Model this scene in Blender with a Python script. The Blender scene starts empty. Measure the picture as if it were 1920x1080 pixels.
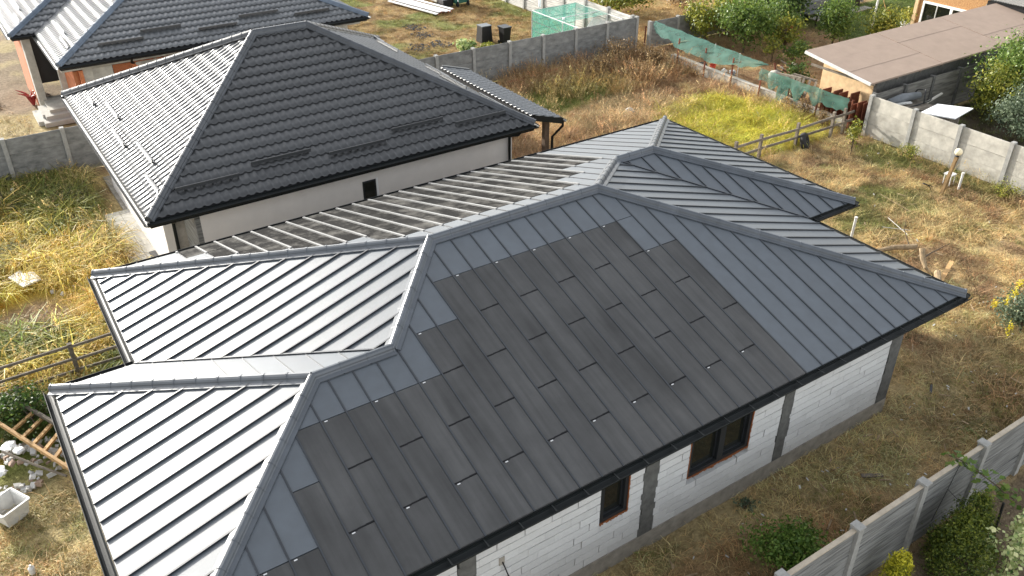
import bpy, bmesh, math, random
import numpy as np
from mathutils import Vector, Matrix, noise as mnoise
R = math.radians
random.seed(7); rng = np.random.default_rng(7)
S = bpy.context.scene

# ---------------------------------------------------------------- camera
cam_d = bpy.data.cameras.new('camera'); cam = bpy.data.objects.new('camera', cam_d)
S.collection.objects.link(cam); S.camera = cam
cam.location = (-15.041, -6.919, 12.043)
cam.rotation_euler = (R(90 - 32.136), 0, R(-33.737))
cam_d.sensor_width = 36; cam_d.lens = 1633.8 / 1920 * 36
cam_d.clip_start = .1; cam_d.clip_end = 600

# ---------------------------------------------------------------- sky, sun, exposure
SUN_EL, SUN_AZ = 18.0, -15.0            # azimuth from +Y, negative towards -X
sd = Vector((math.cos(R(SUN_EL)) * math.sin(R(SUN_AZ)), math.cos(R(SUN_EL)) * math.cos(R(SUN_AZ)), math.sin(R(SUN_EL))))
world = bpy.data.worlds.new('World'); S.world = world; world.use_nodes = True
wt = world.node_tree; bg = wt.nodes['Background']
sky = wt.nodes.new('ShaderNodeTexSky'); sky.sky_type = 'NISHITA'; sky.sun_disc = False
sky.sun_elevation = R(SUN_EL); sky.sun_rotation = R(SUN_AZ)
sky.air_density = 1.0; sky.dust_density = 1.6; sky.ozone_density = 1.0
hs = wt.nodes.new('ShaderNodeHueSaturation'); hs.inputs['Saturation'].default_value = .22
wt.links.new(sky.outputs[0], hs.inputs['Color']); wt.links.new(hs.outputs[0], bg.inputs[0]); bg.inputs[1].default_value = .15
sl = bpy.data.lights.new('sun', 'SUN'); sl.energy = 2.75; sl.angle = R(.6); sl.color = (1, .95, .86)
so = bpy.data.objects.new('sun', sl); S.collection.objects.link(so)
so.rotation_euler = sd.to_track_quat('Z', 'Y').to_euler(); so.location = sd * 60
S.view_settings.view_transform = 'Standard'; S.view_settings.look = 'None'
S.view_settings.exposure = 1.68; S.view_settings.gamma = 1
S.view_settings.use_curve_mapping = False

# ---------------------------------------------------------------- materials
def _nodes(name):
    m = bpy.data.materials.new(name); m.use_nodes = True
    nt = m.node_tree; b = nt.nodes['Principled BSDF']; return m, nt, b
def N(nt, t, **k):
    n = nt.nodes.new('ShaderNode' + t)
    for a, v in k.items(): setattr(n, a, v)
    return n
def sc(c, f): return (min(c[0] * f, 1), min(c[1] * f, 1), min(c[2] * f, 1), 1)
def mat(name, c, rough=.7, amt=.25, ns=6, bump=0, bs=40, rand=0, spec=.4, metal=0, stretch=(1, 1, 1), c2=None, detail=5):
    m, nt, b = _nodes(name); L = nt.links.new
    tc = N(nt, 'TexCoord'); mp = N(nt, 'Mapping'); mp.inputs['Scale'].default_value = stretch
    L(tc.outputs['Object'], mp.inputs[0])
    oi = N(nt, 'ObjectInfo'); ad = N(nt, 'VectorMath', operation='ADD'); sc_ = N(nt, 'VectorMath', operation='SCALE')
    cb = N(nt, 'CombineXYZ')
    for i in range(3): L(oi.outputs['Random'], cb.inputs[i])
    L(cb.outputs[0], sc_.inputs[0]); sc_.inputs['Scale'].default_value = 37
    L(mp.outputs[0], ad.inputs[0]); L(sc_.outputs[0], ad.inputs[1])
    no = N(nt, 'TexNoise'); no.inputs['Scale'].default_value = ns; no.inputs['Detail'].default_value = detail; no.inputs['Roughness'].default_value = .6
    L(ad.outputs[0], no.inputs[0])
    cr = N(nt, 'ValToRGB'); cr.color_ramp.elements[0].position = .3; cr.color_ramp.elements[1].position = .7
    cr.color_ramp.elements[0].color = sc(c, 1 - amt); cr.color_ramp.elements[1].color = sc(c2, 1) if c2 else sc(c, 1 + amt)
    L(no.outputs['Fac'], cr.inputs[0]); col = cr.outputs[0]
    if rand:
        mr = N(nt, 'MapRange'); mr.inputs['To Min'].default_value = 1 - rand; mr.inputs['To Max'].default_value = 1 + rand
        L(oi.outputs['Random'], mr.inputs[0])
        mx = N(nt, 'VectorMath', operation='SCALE'); L(col, mx.inputs[0]); L(mr.outputs[0], mx.inputs['Scale']); col = mx.outputs[0]
    L(col, b.inputs['Base Color'])
    b.inputs['Roughness'].default_value = rough; b.inputs['Specular IOR Level'].default_value = spec; b.inputs['Metallic'].default_value = metal
    if bump:
        n2 = N(nt, 'TexNoise'); n2.inputs['Scale'].default_value = bs; n2.inputs['Detail'].default_value = 4
        L(ad.outputs[0], n2.inputs[0])
        bp = N(nt, 'Bump'); bp.inputs['Strength'].default_value = bump; bp.inputs['Distance'].default_value = .02
        L(n2.outputs['Fac'], bp.inputs['Height']); L(bp.outputs[0], b.inputs['Normal'])
    return m
def leafmat(name, cols, trans=.35, rough=.5):
    m, nt, b = _nodes(name); L = nt.links.new
    at = N(nt, 'Attribute', attribute_name='rnd'); cr = N(nt, 'ValToRGB')
    e = cr.color_ramp.elements
    while len(e) < len(cols): e.new(.5)
    for i, c in enumerate(cols): e[i].position = i / (len(cols) - 1); e[i].color = (*c, 1)
    L(at.outputs['Fac'], cr.inputs[0]); L(cr.outputs[0], b.inputs['Base Color']); b.inputs['Roughness'].default_value = rough
    b.inputs['Specular IOR Level'].default_value = .35
    tr = N(nt, 'BsdfTranslucent'); L(cr.outputs[0], tr.inputs[0]); mx = N(nt, 'MixShader'); mx.inputs[0].default_value = trans
    L(b.outputs[0], mx.inputs[1]); L(tr.outputs[0], mx.inputs[2]); L(mx.outputs[0], nt.nodes['Material Output'].inputs[0])
    return m
def grassmat(name):
    m, nt, b = _nodes(name); L = nt.links.new
    at = N(nt, 'Attribute', attribute_name='tint', attribute_type='INSTANCER')
    a2 = N(nt, 'Attribute', attribute_name='rnd')
    mr = N(nt, 'MapRange'); mr.inputs['To Min'].default_value = .65; mr.inputs['To Max'].default_value = 1.35; L(a2.outputs['Fac'], mr.inputs[0])
    v = N(nt, 'VectorMath', operation='SCALE'); L(at.outputs['Color'], v.inputs[0]); L(mr.outputs[0], v.inputs['Scale'])
    L(v.outputs[0], b.inputs['Base Color']); b.inputs['Roughness'].default_value = .6; b.inputs['Specular IOR Level'].default_value = .25
    tr = N(nt, 'BsdfTranslucent'); L(v.outputs[0], tr.inputs[0]); mx = N(nt, 'MixShader'); mx.inputs[0].default_value = .4
    L(b.outputs[0], mx.inputs[1]); L(tr.outputs[0], mx.inputs[2]); L(mx.outputs[0], nt.nodes['Material Output'].inputs[0])
    return m
def netmat(name, c, dens=.6):
    m, nt, b = _nodes(name); L = nt.links.new
    b.inputs['Base Color'].default_value = (*c, 1); b.inputs['Roughness'].default_value = .8
    tr = N(nt, 'BsdfTranslucent'); tr.inputs[0].default_value = (*c, 1)
    m1 = N(nt, 'MixShader'); m1.inputs[0].default_value = .45; L(b.outputs[0], m1.inputs[1]); L(tr.outputs[0], m1.inputs[2])
    tp = N(nt, 'BsdfTransparent'); m2 = N(nt, 'MixShader')
    tc = N(nt, 'TexCoord'); no = N(nt, 'TexNoise'); no.inputs['Scale'].default_value = 3; L(tc.outputs['Object'], no.inputs[0])
    mr = N(nt, 'MapRange'); mr.inputs['To Min'].default_value = dens - .45; mr.inputs['To Max'].default_value = dens + .35; L(no.outputs['Fac'], mr.inputs[0])
    L(mr.outputs[0], m2.inputs[0]); L(tp.outputs[0], m2.inputs[1]); L(m1.outputs[0], m2.inputs[2]); L(m2.outputs[0], nt.nodes['Material Output'].inputs[0])
    return m
def metalsheet(name, c, rough, wav=.25, spec=.5):
    m, nt, b = _nodes(name); L = nt.links.new
    tc = N(nt, 'TexCoord'); geo = N(nt, 'NewGeometry')
    no = N(nt, 'TexNoise'); no.inputs['Scale'].default_value = 1.1; no.inputs['Detail'].default_value = 2; L(geo.outputs['Position'], no.inputs[0])
    bp = N(nt, 'Bump'); bp.inputs['Strength'].default_value = wav; bp.inputs['Distance'].default_value = .05; L(no.outputs['Fac'], bp.inputs['Height'])
    L(bp.outputs[0], b.inputs['Normal'])
    n2 = N(nt, 'TexNoise'); n2.inputs['Scale'].default_value = 5; n2.inputs['Detail'].default_value = 6; L(geo.outputs['Position'], n2.inputs[0])
    oi = N(nt, 'ObjectInfo'); mr = N(nt, 'MapRange'); mr.inputs['To Min'].default_value = .9; mr.inputs['To Max'].default_value = 1.1; L(oi.outputs['Random'], mr.inputs[0])
    cr = N(nt, 'ValToRGB'); cr.color_ramp.elements[0].position = .35; cr.color_ramp.elements[1].position = .75
    cr.color_ramp.elements[0].color = sc(c, .88); cr.color_ramp.elements[1].color = sc(c, 1.12); L(n2.outputs['Fac'], cr.inputs[0])
    v = N(nt, 'VectorMath', operation='SCALE'); L(cr.outputs[0], v.inputs[0]); L(mr.outputs[0], v.inputs['Scale']); L(v.outputs[0], b.inputs['Base Color'])
    r2 = N(nt, 'MapRange'); r2.inputs['To Min'].default_value = rough - .05; r2.inputs['To Max'].default_value = rough + .06; L(n2.outputs['Fac'], r2.inputs[0]); L(r2.outputs[0], b.inputs['Roughness'])
    b.inputs['Specular IOR Level'].default_value = spec
    b.inputs['Coat Weight'].default_value = .25; b.inputs['Coat Roughness'].default_value = .28
    return m
def stratamat(name, c, zs=26, strength=.8, rough=.85):
    m, nt, b = _nodes(name); L = nt.links.new
    tc = N(nt, 'TexCoord'); mp = N(nt, 'Mapping'); mp.inputs['Scale'].default_value = (1.0, 1.0, zs); L(tc.outputs['Object'], mp.inputs[0])
    oi = N(nt, 'ObjectInfo'); cb = N(nt, 'CombineXYZ')
    for i in range(3): L(oi.outputs['Random'], cb.inputs[i])
    s_ = N(nt, 'VectorMath', operation='SCALE'); s_.inputs['Scale'].default_value = 30; L(cb.outputs[0], s_.inputs[0])
    ad = N(nt, 'VectorMath', operation='ADD'); L(mp.outputs[0], ad.inputs[0]); L(s_.outputs[0], ad.inputs[1])
    no = N(nt, 'TexNoise'); no.inputs['Scale'].default_value = 1.4; no.inputs['Detail'].default_value = 5; no.inputs['Distortion'].default_value = .15; L(ad.outputs[0], no.inputs[0])
    cr = N(nt, 'ValToRGB'); cr.color_ramp.elements[0].position = .3; cr.color_ramp.elements[1].position = .6
    cr.color_ramp.elements[0].color = sc(c, .42); cr.color_ramp.elements[1].color = sc(c, 1.1); L(no.outputs['Fac'], cr.inputs[0]); L(cr.outputs[0], b.inputs['Base Color'])
    bp = N(nt, 'Bump'); bp.inputs['Strength'].default_value = strength; bp.inputs['Distance'].default_value = .03; L(no.outputs['Fac'], bp.inputs['Height']); L(bp.outputs[0], b.inputs['Normal'])
    b.inputs['Roughness'].default_value = rough
    return m
def pvmat(name, c, dusty=0):
    m, nt, b = _nodes(name); L = nt.links.new
    tc = N(nt, 'TexCoord'); geo = N(nt, 'NewGeometry')
    n2 = N(nt, 'TexNoise'); n2.inputs['Scale'].default_value = .9; n2.inputs['Detail'].default_value = 6; n2.inputs['Roughness'].default_value = .65; L(geo.outputs['Position'], n2.inputs[0])
    oi = N(nt, 'ObjectInfo'); mr = N(nt, 'MapRange'); mr.inputs['To Min'].default_value = .90; mr.inputs['To Max'].default_value = 1.10; L(oi.outputs['Random'], mr.inputs[0])
    cr = N(nt, 'ValToRGB'); cr.color_ramp.elements[0].position = .3; cr.color_ramp.elements[1].position = .72
    cr.color_ramp.elements[0].color = sc(c, .8); cr.color_ramp.elements[1].color = sc(c, 1.25); L(n2.outputs['Fac'], cr.inputs[0])
    v = N(nt, 'VectorMath', operation='SCALE'); L(cr.outputs[0], v.inputs[0]); L(mr.outputs[0], v.inputs['Scale']); col = v.outputs[0]
    if not dusty:                       # rain streaks down the slope and a few broad smudges
        mp = N(nt, 'Mapping'); mp.inputs['Scale'].default_value = (7, .45, .45); L(geo.outputs['Position'], mp.inputs[0])
        n4 = N(nt, 'TexNoise'); n4.inputs['Scale'].default_value = 1.6; n4.inputs['Detail'].default_value = 5; L(mp.outputs[0], n4.inputs[0])
        m4 = N(nt, 'MapRange'); m4.inputs['From Min'].default_value = .3; m4.inputs['From Max'].default_value = .7; m4.inputs['To Min'].default_value = .84; m4.inputs['To Max'].default_value = 1.14; L(n4.outputs['Fac'], m4.inputs[0])
        mq = N(nt, 'Mapping'); mq.inputs['Scale'].default_value = (1.1, .28, .28); L(geo.outputs['Position'], mq.inputs[0])
        n5 = N(nt, 'TexNoise'); n5.inputs['Scale'].default_value = 1.0; n5.inputs['Detail'].default_value = 3; L(mq.outputs[0], n5.inputs[0])
        m5 = N(nt, 'MapRange'); m5.inputs['From Min'].default_value = .56; m5.inputs['From Max'].default_value = .70; m5.inputs['To Min'].default_value = 1.0; m5.inputs['To Max'].default_value = .68; L(n5.outputs['Fac'], m5.inputs[0])
        mm = N(nt, 'Math', operation='MULTIPLY'); L(m4.outputs[0], mm.inputs[0]); L(m5.outputs[0], mm.inputs[1])
        vv = N(nt, 'VectorMath', operation='SCALE'); L(col, vv.inputs[0]); L(mm.outputs[0], vv.inputs['Scale']); col = vv.outputs[0]
    if dusty:
        mp = N(nt, 'Mapping'); mp.inputs['Scale'].default_value = (1.3, .9, 1); L(geo.outputs['Position'], mp.inputs[0])
        n3 = N(nt, 'TexNoise'); n3.inputs['Scale'].default_value = 1.7; n3.inputs['Detail'].default_value = 8; n3.inputs['Roughness'].default_value = .7; L(mp.outputs[0], n3.inputs[0])
        r3 = N(nt, 'ValToRGB'); r3.color_ramp.elements[0].position = .47; r3.color_ramp.elements[1].position = .66; L(n3.outputs['Fac'], r3.inputs[0])
        mx = N(nt, 'Mix', data_type='RGBA'); L(r3.outputs[0], mx.inputs['Factor']); L(col, mx.inputs['A']); mx.inputs['B'].default_value = (.10, .096, .088, 1); col = mx.outputs['Result']
    L(col, b.inputs['Base Color'])
    w = N(nt, 'TexWave', wave_type='BANDS', bands_direction='Y'); w.inputs['Scale'].default_value = 22; w.inputs['Distortion'].default_value = 1.5; L(geo.outputs['Position'], w.inputs[0])
    bp = N(nt, 'Bump'); bp.inputs['Strength'].default_value = .25; bp.inputs['Distance'].default_value = .004; L(w.outputs['Fac'], bp.inputs['Height']); L(bp.outputs[0], b.inputs['Normal'])
    b.inputs['Roughness'].default_value = .62 if not dusty else .95; b.inputs['Specular IOR Level'].default_value = .3 if not dusty else .05
    return m

mSheet = metalsheet('anthracite_sheet', (.057, .070, .084), .54, wav=.16, spec=.9)
mSeam = metalsheet('anthracite_seam', (.022, .026, .032), .42, wav=.0)
mCap = metalsheet('anthracite_cap', (.075, .085, .098), .40, wav=.05)
mPV = pvmat('solar_textile', (.059, .059, .0585)); mPVd = pvmat('dusty_solar', (.016, .0155, .015), 1)
mRibPale = mat('pale_rib', (.25, .25, .245), .45, .12)  # paler colour for back slope seams beside the solar strips
mPVs = mat('panel_joint', (.008, .008, .009), .6, .1, spec=.2)
mGut = mat('gutter_black', (.007, .009, .009), .5, .1, spec=.25)
mDeck = mat('roof_deck', (.02, .02, .022), .8, .2)
mTag = mat('tag_white', (.6, .6, .6), .5, .02)
mTile = metalsheet('tile_metal', (.040, .0415, .043), .40, wav=.06)
mTileB = metalsheet('tile_metal_grey', (.105, .110, .114), .42, wav=.06)
mBlock = mat('aerated_block', (.55, .545, .53), .9, .07, 9, bump=.25, bs=60, rand=.07)
mMortar = mat('mortar', (.10, .097, .09), .95, .25, 20, bump=.4)
mConc = mat('concrete', (.27, .245, .205), .9, .28, 5, bump=.4, bs=30)
mConcD = mat('concrete_column', (.10, .098, .09), .95, .3, 7, bump=.4, bs=30)
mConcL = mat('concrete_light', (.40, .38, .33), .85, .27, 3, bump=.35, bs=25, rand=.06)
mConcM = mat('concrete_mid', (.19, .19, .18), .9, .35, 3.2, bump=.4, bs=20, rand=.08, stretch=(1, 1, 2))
mPost = mat('concrete_post', (.29, .285, .265), .9, .15, 8, bump=.3)
mStrata = stratamat('fence_strata', (.20, .20, .19), 15, 1.0); mStrataW = stratamat('fence_white', (.52, .50, .46), 18, .5)
mStrataD = stratamat('fence_dark', (.17, .16, .14), 10, .7)
mPlaster = mat('plaster_cream', (.70, .66, .62), .9, .04, 3, bump=.1, bs=80)
mPave = mat('pave_concrete', (.42, .405, .365), .9, .10, 3, bump=.2, bs=30, rand=.05)
mFrame = mat('window_frame', (.02, .022, .024), .4, .1)
mFoam = mat('orange_foam', (.24, .08, .025), .9, .3, 30, bump=.8)
mWhite = mat('white_paint', (.78, .78, .77), .5, .06, 6); mPlast = mat('white_plastic', (.60, .59, .56), .45, .16, 8)
mWood = mat('raw_timber', (.46, .28, .12), .8, .25, 3, stretch=(2, 2, 2), bump=.3, rand=.18)
mWoodG = mat('weathered_wood', (.16, .135, .105), .9, .35, 6, bump=.4, bs=50, rand=.15)
mWoodR = mat('red_plank', (.40, .13, .07), .8, .25, 5, rand=.1)
mBark = mat('bark', (.10, .075, .05), .95, .4, 12, bump=.6); mLog = mat('bare_log', (.30, .22, .13), .9, .35, 8, bump=.5)
mBrick = mat('hollow_brick', (.42, .145, .06), .9, .2, 8, bump=.4, bs=50, rand=.18)
mOSB = mat('osb', (.40, .19, .07), .8, .35, 22, bump=.2, c2=(.52, .30, .13)); mOSBl = mat('osb_pale', (.62, .44, .25), .85, .15, 6, bump=.2)
mFelt = mat('brown_felt', (.30, .225, .175), .95, .08, 2.2, bump=.3, bs=120)
mRust = mat('rust', (.16, .05, .025), .85, .4, 14, bump=.4, rand=.25)
mNet = netmat('shade_net', (.105, .255, .205), .74); mNet2 = netmat('shade_net_teal', (.10, .36, .28), .55)
mBlack = mat('black_plastic', (.012, .012, .013), .45, .2, 8); mTyre = mat('rubber', (.02, .02, .02), .7, .2)
mGreenP = mat('green_tarp', (.02, .10, .07), .5, .2); mSoil = mat('soil', (.12, .08, .055), .95, .35, 10, bump=.8)
mTerr = mat('terracotta', (.42, .12, .05), .8, .15); mGlobe = mat('globe', (.85, .74, .50), .35, .05)
mAsh = mat('ash', (.06, .062, .066), .95, .6, 18, bump=.6); mRub = mat('rubble_white', (.46, .45, .42), .9, .15, 10, bump=.5, rand=.2)
mRubB = mat('rubble_brown', (.28, .20, .15), .9, .3, 10, bump=.5, rand=.25)
mGrey = mat('grey_plastic', (.13, .14, .15), .5, .15); mCorr = mat('corrugated', (.42, .39, .34), .6, .15)
mMagenta = mat('red_leaf', (.30, .04, .04), .5, .3); mRed = mat('red_paint', (.55, .06, .03), .5, .1)
def glass():
    m, nt, b = _nodes('dark_glass'); b.inputs['Base Color'].default_value = (.012, .013, .010, 1); b.inputs['Roughness'].default_value = .06
    b.inputs['Specular IOR Level'].default_value = .8; return m
mGlass = glass()
mLeafG = leafmat('leaf_green', [(.05, .095, .018), (.11, .18, .03), (.22, .28, .06)])
mLeafY = leafmat('leaf_yellowgreen', [(.07, .10, .015), (.20, .22, .03), (.42, .38, .06)])
mLeafD = leafmat('leaf_dark', [(.025, .055, .012), (.055, .105, .02), (.14, .18, .04)])
mLeafS = leafmat('leaf_silver', [(.06, .09, .05), (.13, .17, .10), (.24, .28, .17)])
mLeafV = leafmat('leaf_variegated', [(.07, .15, .045), (.34, .42, .15), (.75, .75, .40)])
mThuja = leafmat('thuja', [(.035, .065, .01), (.09, .125, .015), (.20, .22, .03)], .3)
mThujaY = leafmat('thuja_yellow', [(.12, .16, .015), (.50, .46, .03), (.75, .68, .06)], .3)
mDry = leafmat('dry_leaf', [(.12, .08, .04), (.28, .18, .08), (.46, .32, .15)]); mFlower = leafmat('yellow_flower', [(.55, .45, .02), (.75, .62, .04)])
mGrass = grassmat('grass_blade')

# ---------------------------------------------------------------- building helpers
ORG = {}
class MB:
    def __init__(s): s.v = []; s.f = []
    def add(s, v, f):
        o = len(s.v); s.v += [tuple(p) for p in v]; s.f += [tuple(i + o for i in q) for q in f]; return s
    def box(s, x0, x1, y0, y1, z0, z1):
        return s.add([(x0, y0, z0), (x1, y0, z0), (x1, y1, z0), (x0, y1, z0), (x0, y0, z1), (x1, y0, z1), (x1, y1, z1), (x0, y1, z1)],
                     [(3, 2, 1, 0), (4, 5, 6, 7), (0, 1, 5, 4), (1, 2, 6, 5), (2, 3, 7, 6), (3, 0, 4, 7)])
    def beam(s, a, b, w, h, up=(0, 0, 1)):      # rectangular bar from a to b, w sideways, h along up
        a = Vector(a); b = Vector(b); d = (b - a).normalized(); u = Vector(up)
        r = d.cross(u)
        if r.length < 1e-3: r = d.cross(Vector((1, 0, 0)))
        r.normalize(); u = r.cross(d).normalized(); r = r * w / 2; u = u * h / 2
        return s.add([a - r - u, a + r - u, a + r + u, a - r + u, b - r - u, b + r - u, b + r + u, b - r + u],
                     [(0, 1, 2, 3)[::-1], (4, 5, 6, 7), (0, 1, 5, 4), (1, 2, 6, 5), (2, 3, 7, 6), (3, 0, 4, 7)])
    def tube(s, pts, r, n=8, cap=True):
        pts = [Vector(p) for p in pts]; rs = r if isinstance(r, (list, tuple)) else [r] * len(pts); o = len(s.v); ref = Vector((.31, .2, .93))
        for i, p in enumerate(pts):
            d = (pts[min(i + 1, len(pts) - 1)] - pts[max(i - 1, 0)]).normalized()
            a = d.cross(ref)
            if a.length < .05: a = d.cross(Vector((1, 0, 0)))
            a.normalize(); b = d.cross(a)
            for k in range(n):
                t = 2 * math.pi * k / n; s.v.append(tuple(p + (a * math.cos(t) + b * math.sin(t)) * rs[i]))
        for i in range(len(pts) - 1):
            for k in range(n):
                k2 = (k + 1) % n; s.f.append((o + i * n + k, o + i * n + k2, o + (i + 1) * n + k2, o + (i + 1) * n + k))
        if cap:
            s.f.append(tuple(o + k for k in range(n))[::-1]); s.f.append(tuple(o + (len(pts) - 1) * n + k for k in range(n)))
        return s
    def prism(s, poly, z0, z1):                 # poly: xy list
        n = len(poly)
        return s.add([(x, y, z0) for x, y in poly] + [(x, y, z1) for x, y in poly],
                     [tuple(range(n))[::-1], tuple(range(n, 2 * n))] + [(i, (i + 1) % n, n + (i + 1) % n, n + i) for i in range(n)])
    def slab(s, poly, up, dn):                  # poly: 3D top outline, thick vertically
        n = len(poly)
        return s.add([(p[0], p[1], p[2] + dn) for p in poly] + [(p[0], p[1], p[2] + up) for p in poly],
                     [tuple(range(n))[::-1], tuple(range(n, 2 * n))] + [(i, (i + 1) % n, n + (i + 1) % n, n + i) for i in range(n)])
    def lathe(s, c, prof, n=16):                # prof: (radius, z)
        o = len(s.v)
        for r, z in prof:
            for k in range(n): t = 2 * math.pi * k / n; s.v.append((c[0] + r * math.cos(t), c[1] + r * math.sin(t), c[2] + z))
        for i in range(len(prof) - 1):
            for k in range(n): k2 = (k + 1) % n; s.f.append((o + i * n + k, o + i * n + k2, o + (i + 1) * n + k2, o + (i + 1) * n + k))
        s.f.append(tuple(o + k for k in range(n))[::-1]); s.f.append(tuple(o + (len(prof) - 1) * n + k for k in range(n)))
        return s
    def build(s, name, m, parent=None, label=None, smooth=False, loc=None):
        me = bpy.data.meshes.new(name)
        o0 = Vector(ORG[parent]) if parent is not None else Vector(loc or (0, 0, 0))
        me.from_pydata([(p[0] - o0.x, p[1] - o0.y, p[2] - o0.z) for p in s.v], [], s.f)
        if smooth: me.polygons.foreach_set('use_smooth', [True] * len(me.polygons))
        me.materials.append(m); ob = bpy.data.objects.new(name, me); S.collection.objects.link(ob)
        if parent is not None: ob.parent = parent; ORG[ob] = ORG[parent]
        else: ob.location = o0; ORG[ob] = tuple(o0)
        if label: ob['label'] = label
        return ob
def inst(name, me, parent, loc, rz=0, scale=(1, 1, 1), rot=None):
    ob = bpy.data.objects.new(name, me); S.collection.objects.link(ob); o0 = ORG[parent]
    ob.parent = parent; ob.location = (loc[0] - o0[0], loc[1] - o0[1], loc[2] - o0[2])
    ob.rotation_euler = rot or (0, 0, rz); ob.scale = scale; ORG[ob] = ORG[parent]; return ob
def unit_mesh(name, m, mb):
    me = bpy.data.meshes.new(name); me.from_pydata(mb.v, [], mb.f); me.materials.append(m); return me
def tag(o, label, cat, group=None):
    o['label'] = label; o['category'] = cat
    if group: o['group'] = group
    return o
def thing(name, label, cat, loc, group=None):
    o = bpy.data.objects.new(name, None); S.collection.objects.link(o); o.location = loc; o.empty_display_size = .3; ORG[o] = tuple(loc)
    return tag(o, label, cat, group)
def solo(name, mb, m, label, cat, loc, group=None, smooth=False):
    return tag(mb.build(name, m, None, smooth=smooth, loc=loc), label, cat, group)
def structure(name, mb, m):
    o = mb.build(name, m); o['kind'] = 'structure'; return o
def dup(root, loc, rz=0, label=None, scale=1):
    r = root.copy(); S.collection.objects.link(r); r.location = loc; r.rotation_euler = (0, 0, rz); r.scale = (scale,) * 3
    if label: r['label'] = label
    for ch in root.children:
        c = ch.copy(); S.collection.objects.link(c); c.parent = r
        for g in ch.children: d = g.copy(); S.collection.objects.link(d); d.parent = c
    return r
# ================================================================ GROUND
def vnoise(x, y, s, seed=0):
    g = np.random.default_rng(seed).random((97, 97)); u = (x * s) % 96; v = (y * s) % 96
    i = np.floor(u).astype(int); j = np.floor(v).astype(int); a = u - i; b = v - j
    a = a * a * (3 - 2 * a); b = b * b * (3 - 2 * b)
    return g[i, j] * (1 - a) * (1 - b) + g[i + 1, j] * a * (1 - b) + g[i, j + 1] * (1 - a) * b + g[i + 1, j + 1] * a * b
def fbm(x, y, s, seed=0): return .5 * vnoise(x, y, s, seed) + .3 * vnoise(x, y, s * 2.1, seed + 1) + .2 * vnoise(x, y, s * 4.3, seed + 2)
def sst(a, b, x): t = np.clip((x - a) / (b - a), 0, 1); return t * t * (3 - 2 * t)
def ell(x, y, cx, cy, rx, ry, soft=.35):
    d = np.sqrt(((x - cx) / rx) ** 2 + ((y - cy) / ry) ** 2) + (fbm(x, y, .8, 40) - .5) * .9
    return 1 - sst(1 - soft, 1 + soft, d)
STRAW = np.array([.53, .395, .195]); BROWN = np.array([.28, .185, .10]); GREEN = np.array([.125, .145, .036]); YG = np.array([.52, .48, .07])
GOLD = np.array([.52, .375, .085]); SOIL = np.array([.185, .14, .09]); PALE = np.array([.46, .34, .18]); OLIVE = np.array([.33, .265, .135]); LAWN = np.array([.095, .13, .028])
def mixc(a, b, t): return a * (1 - t[:, None]) + b * t[:, None]
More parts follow.
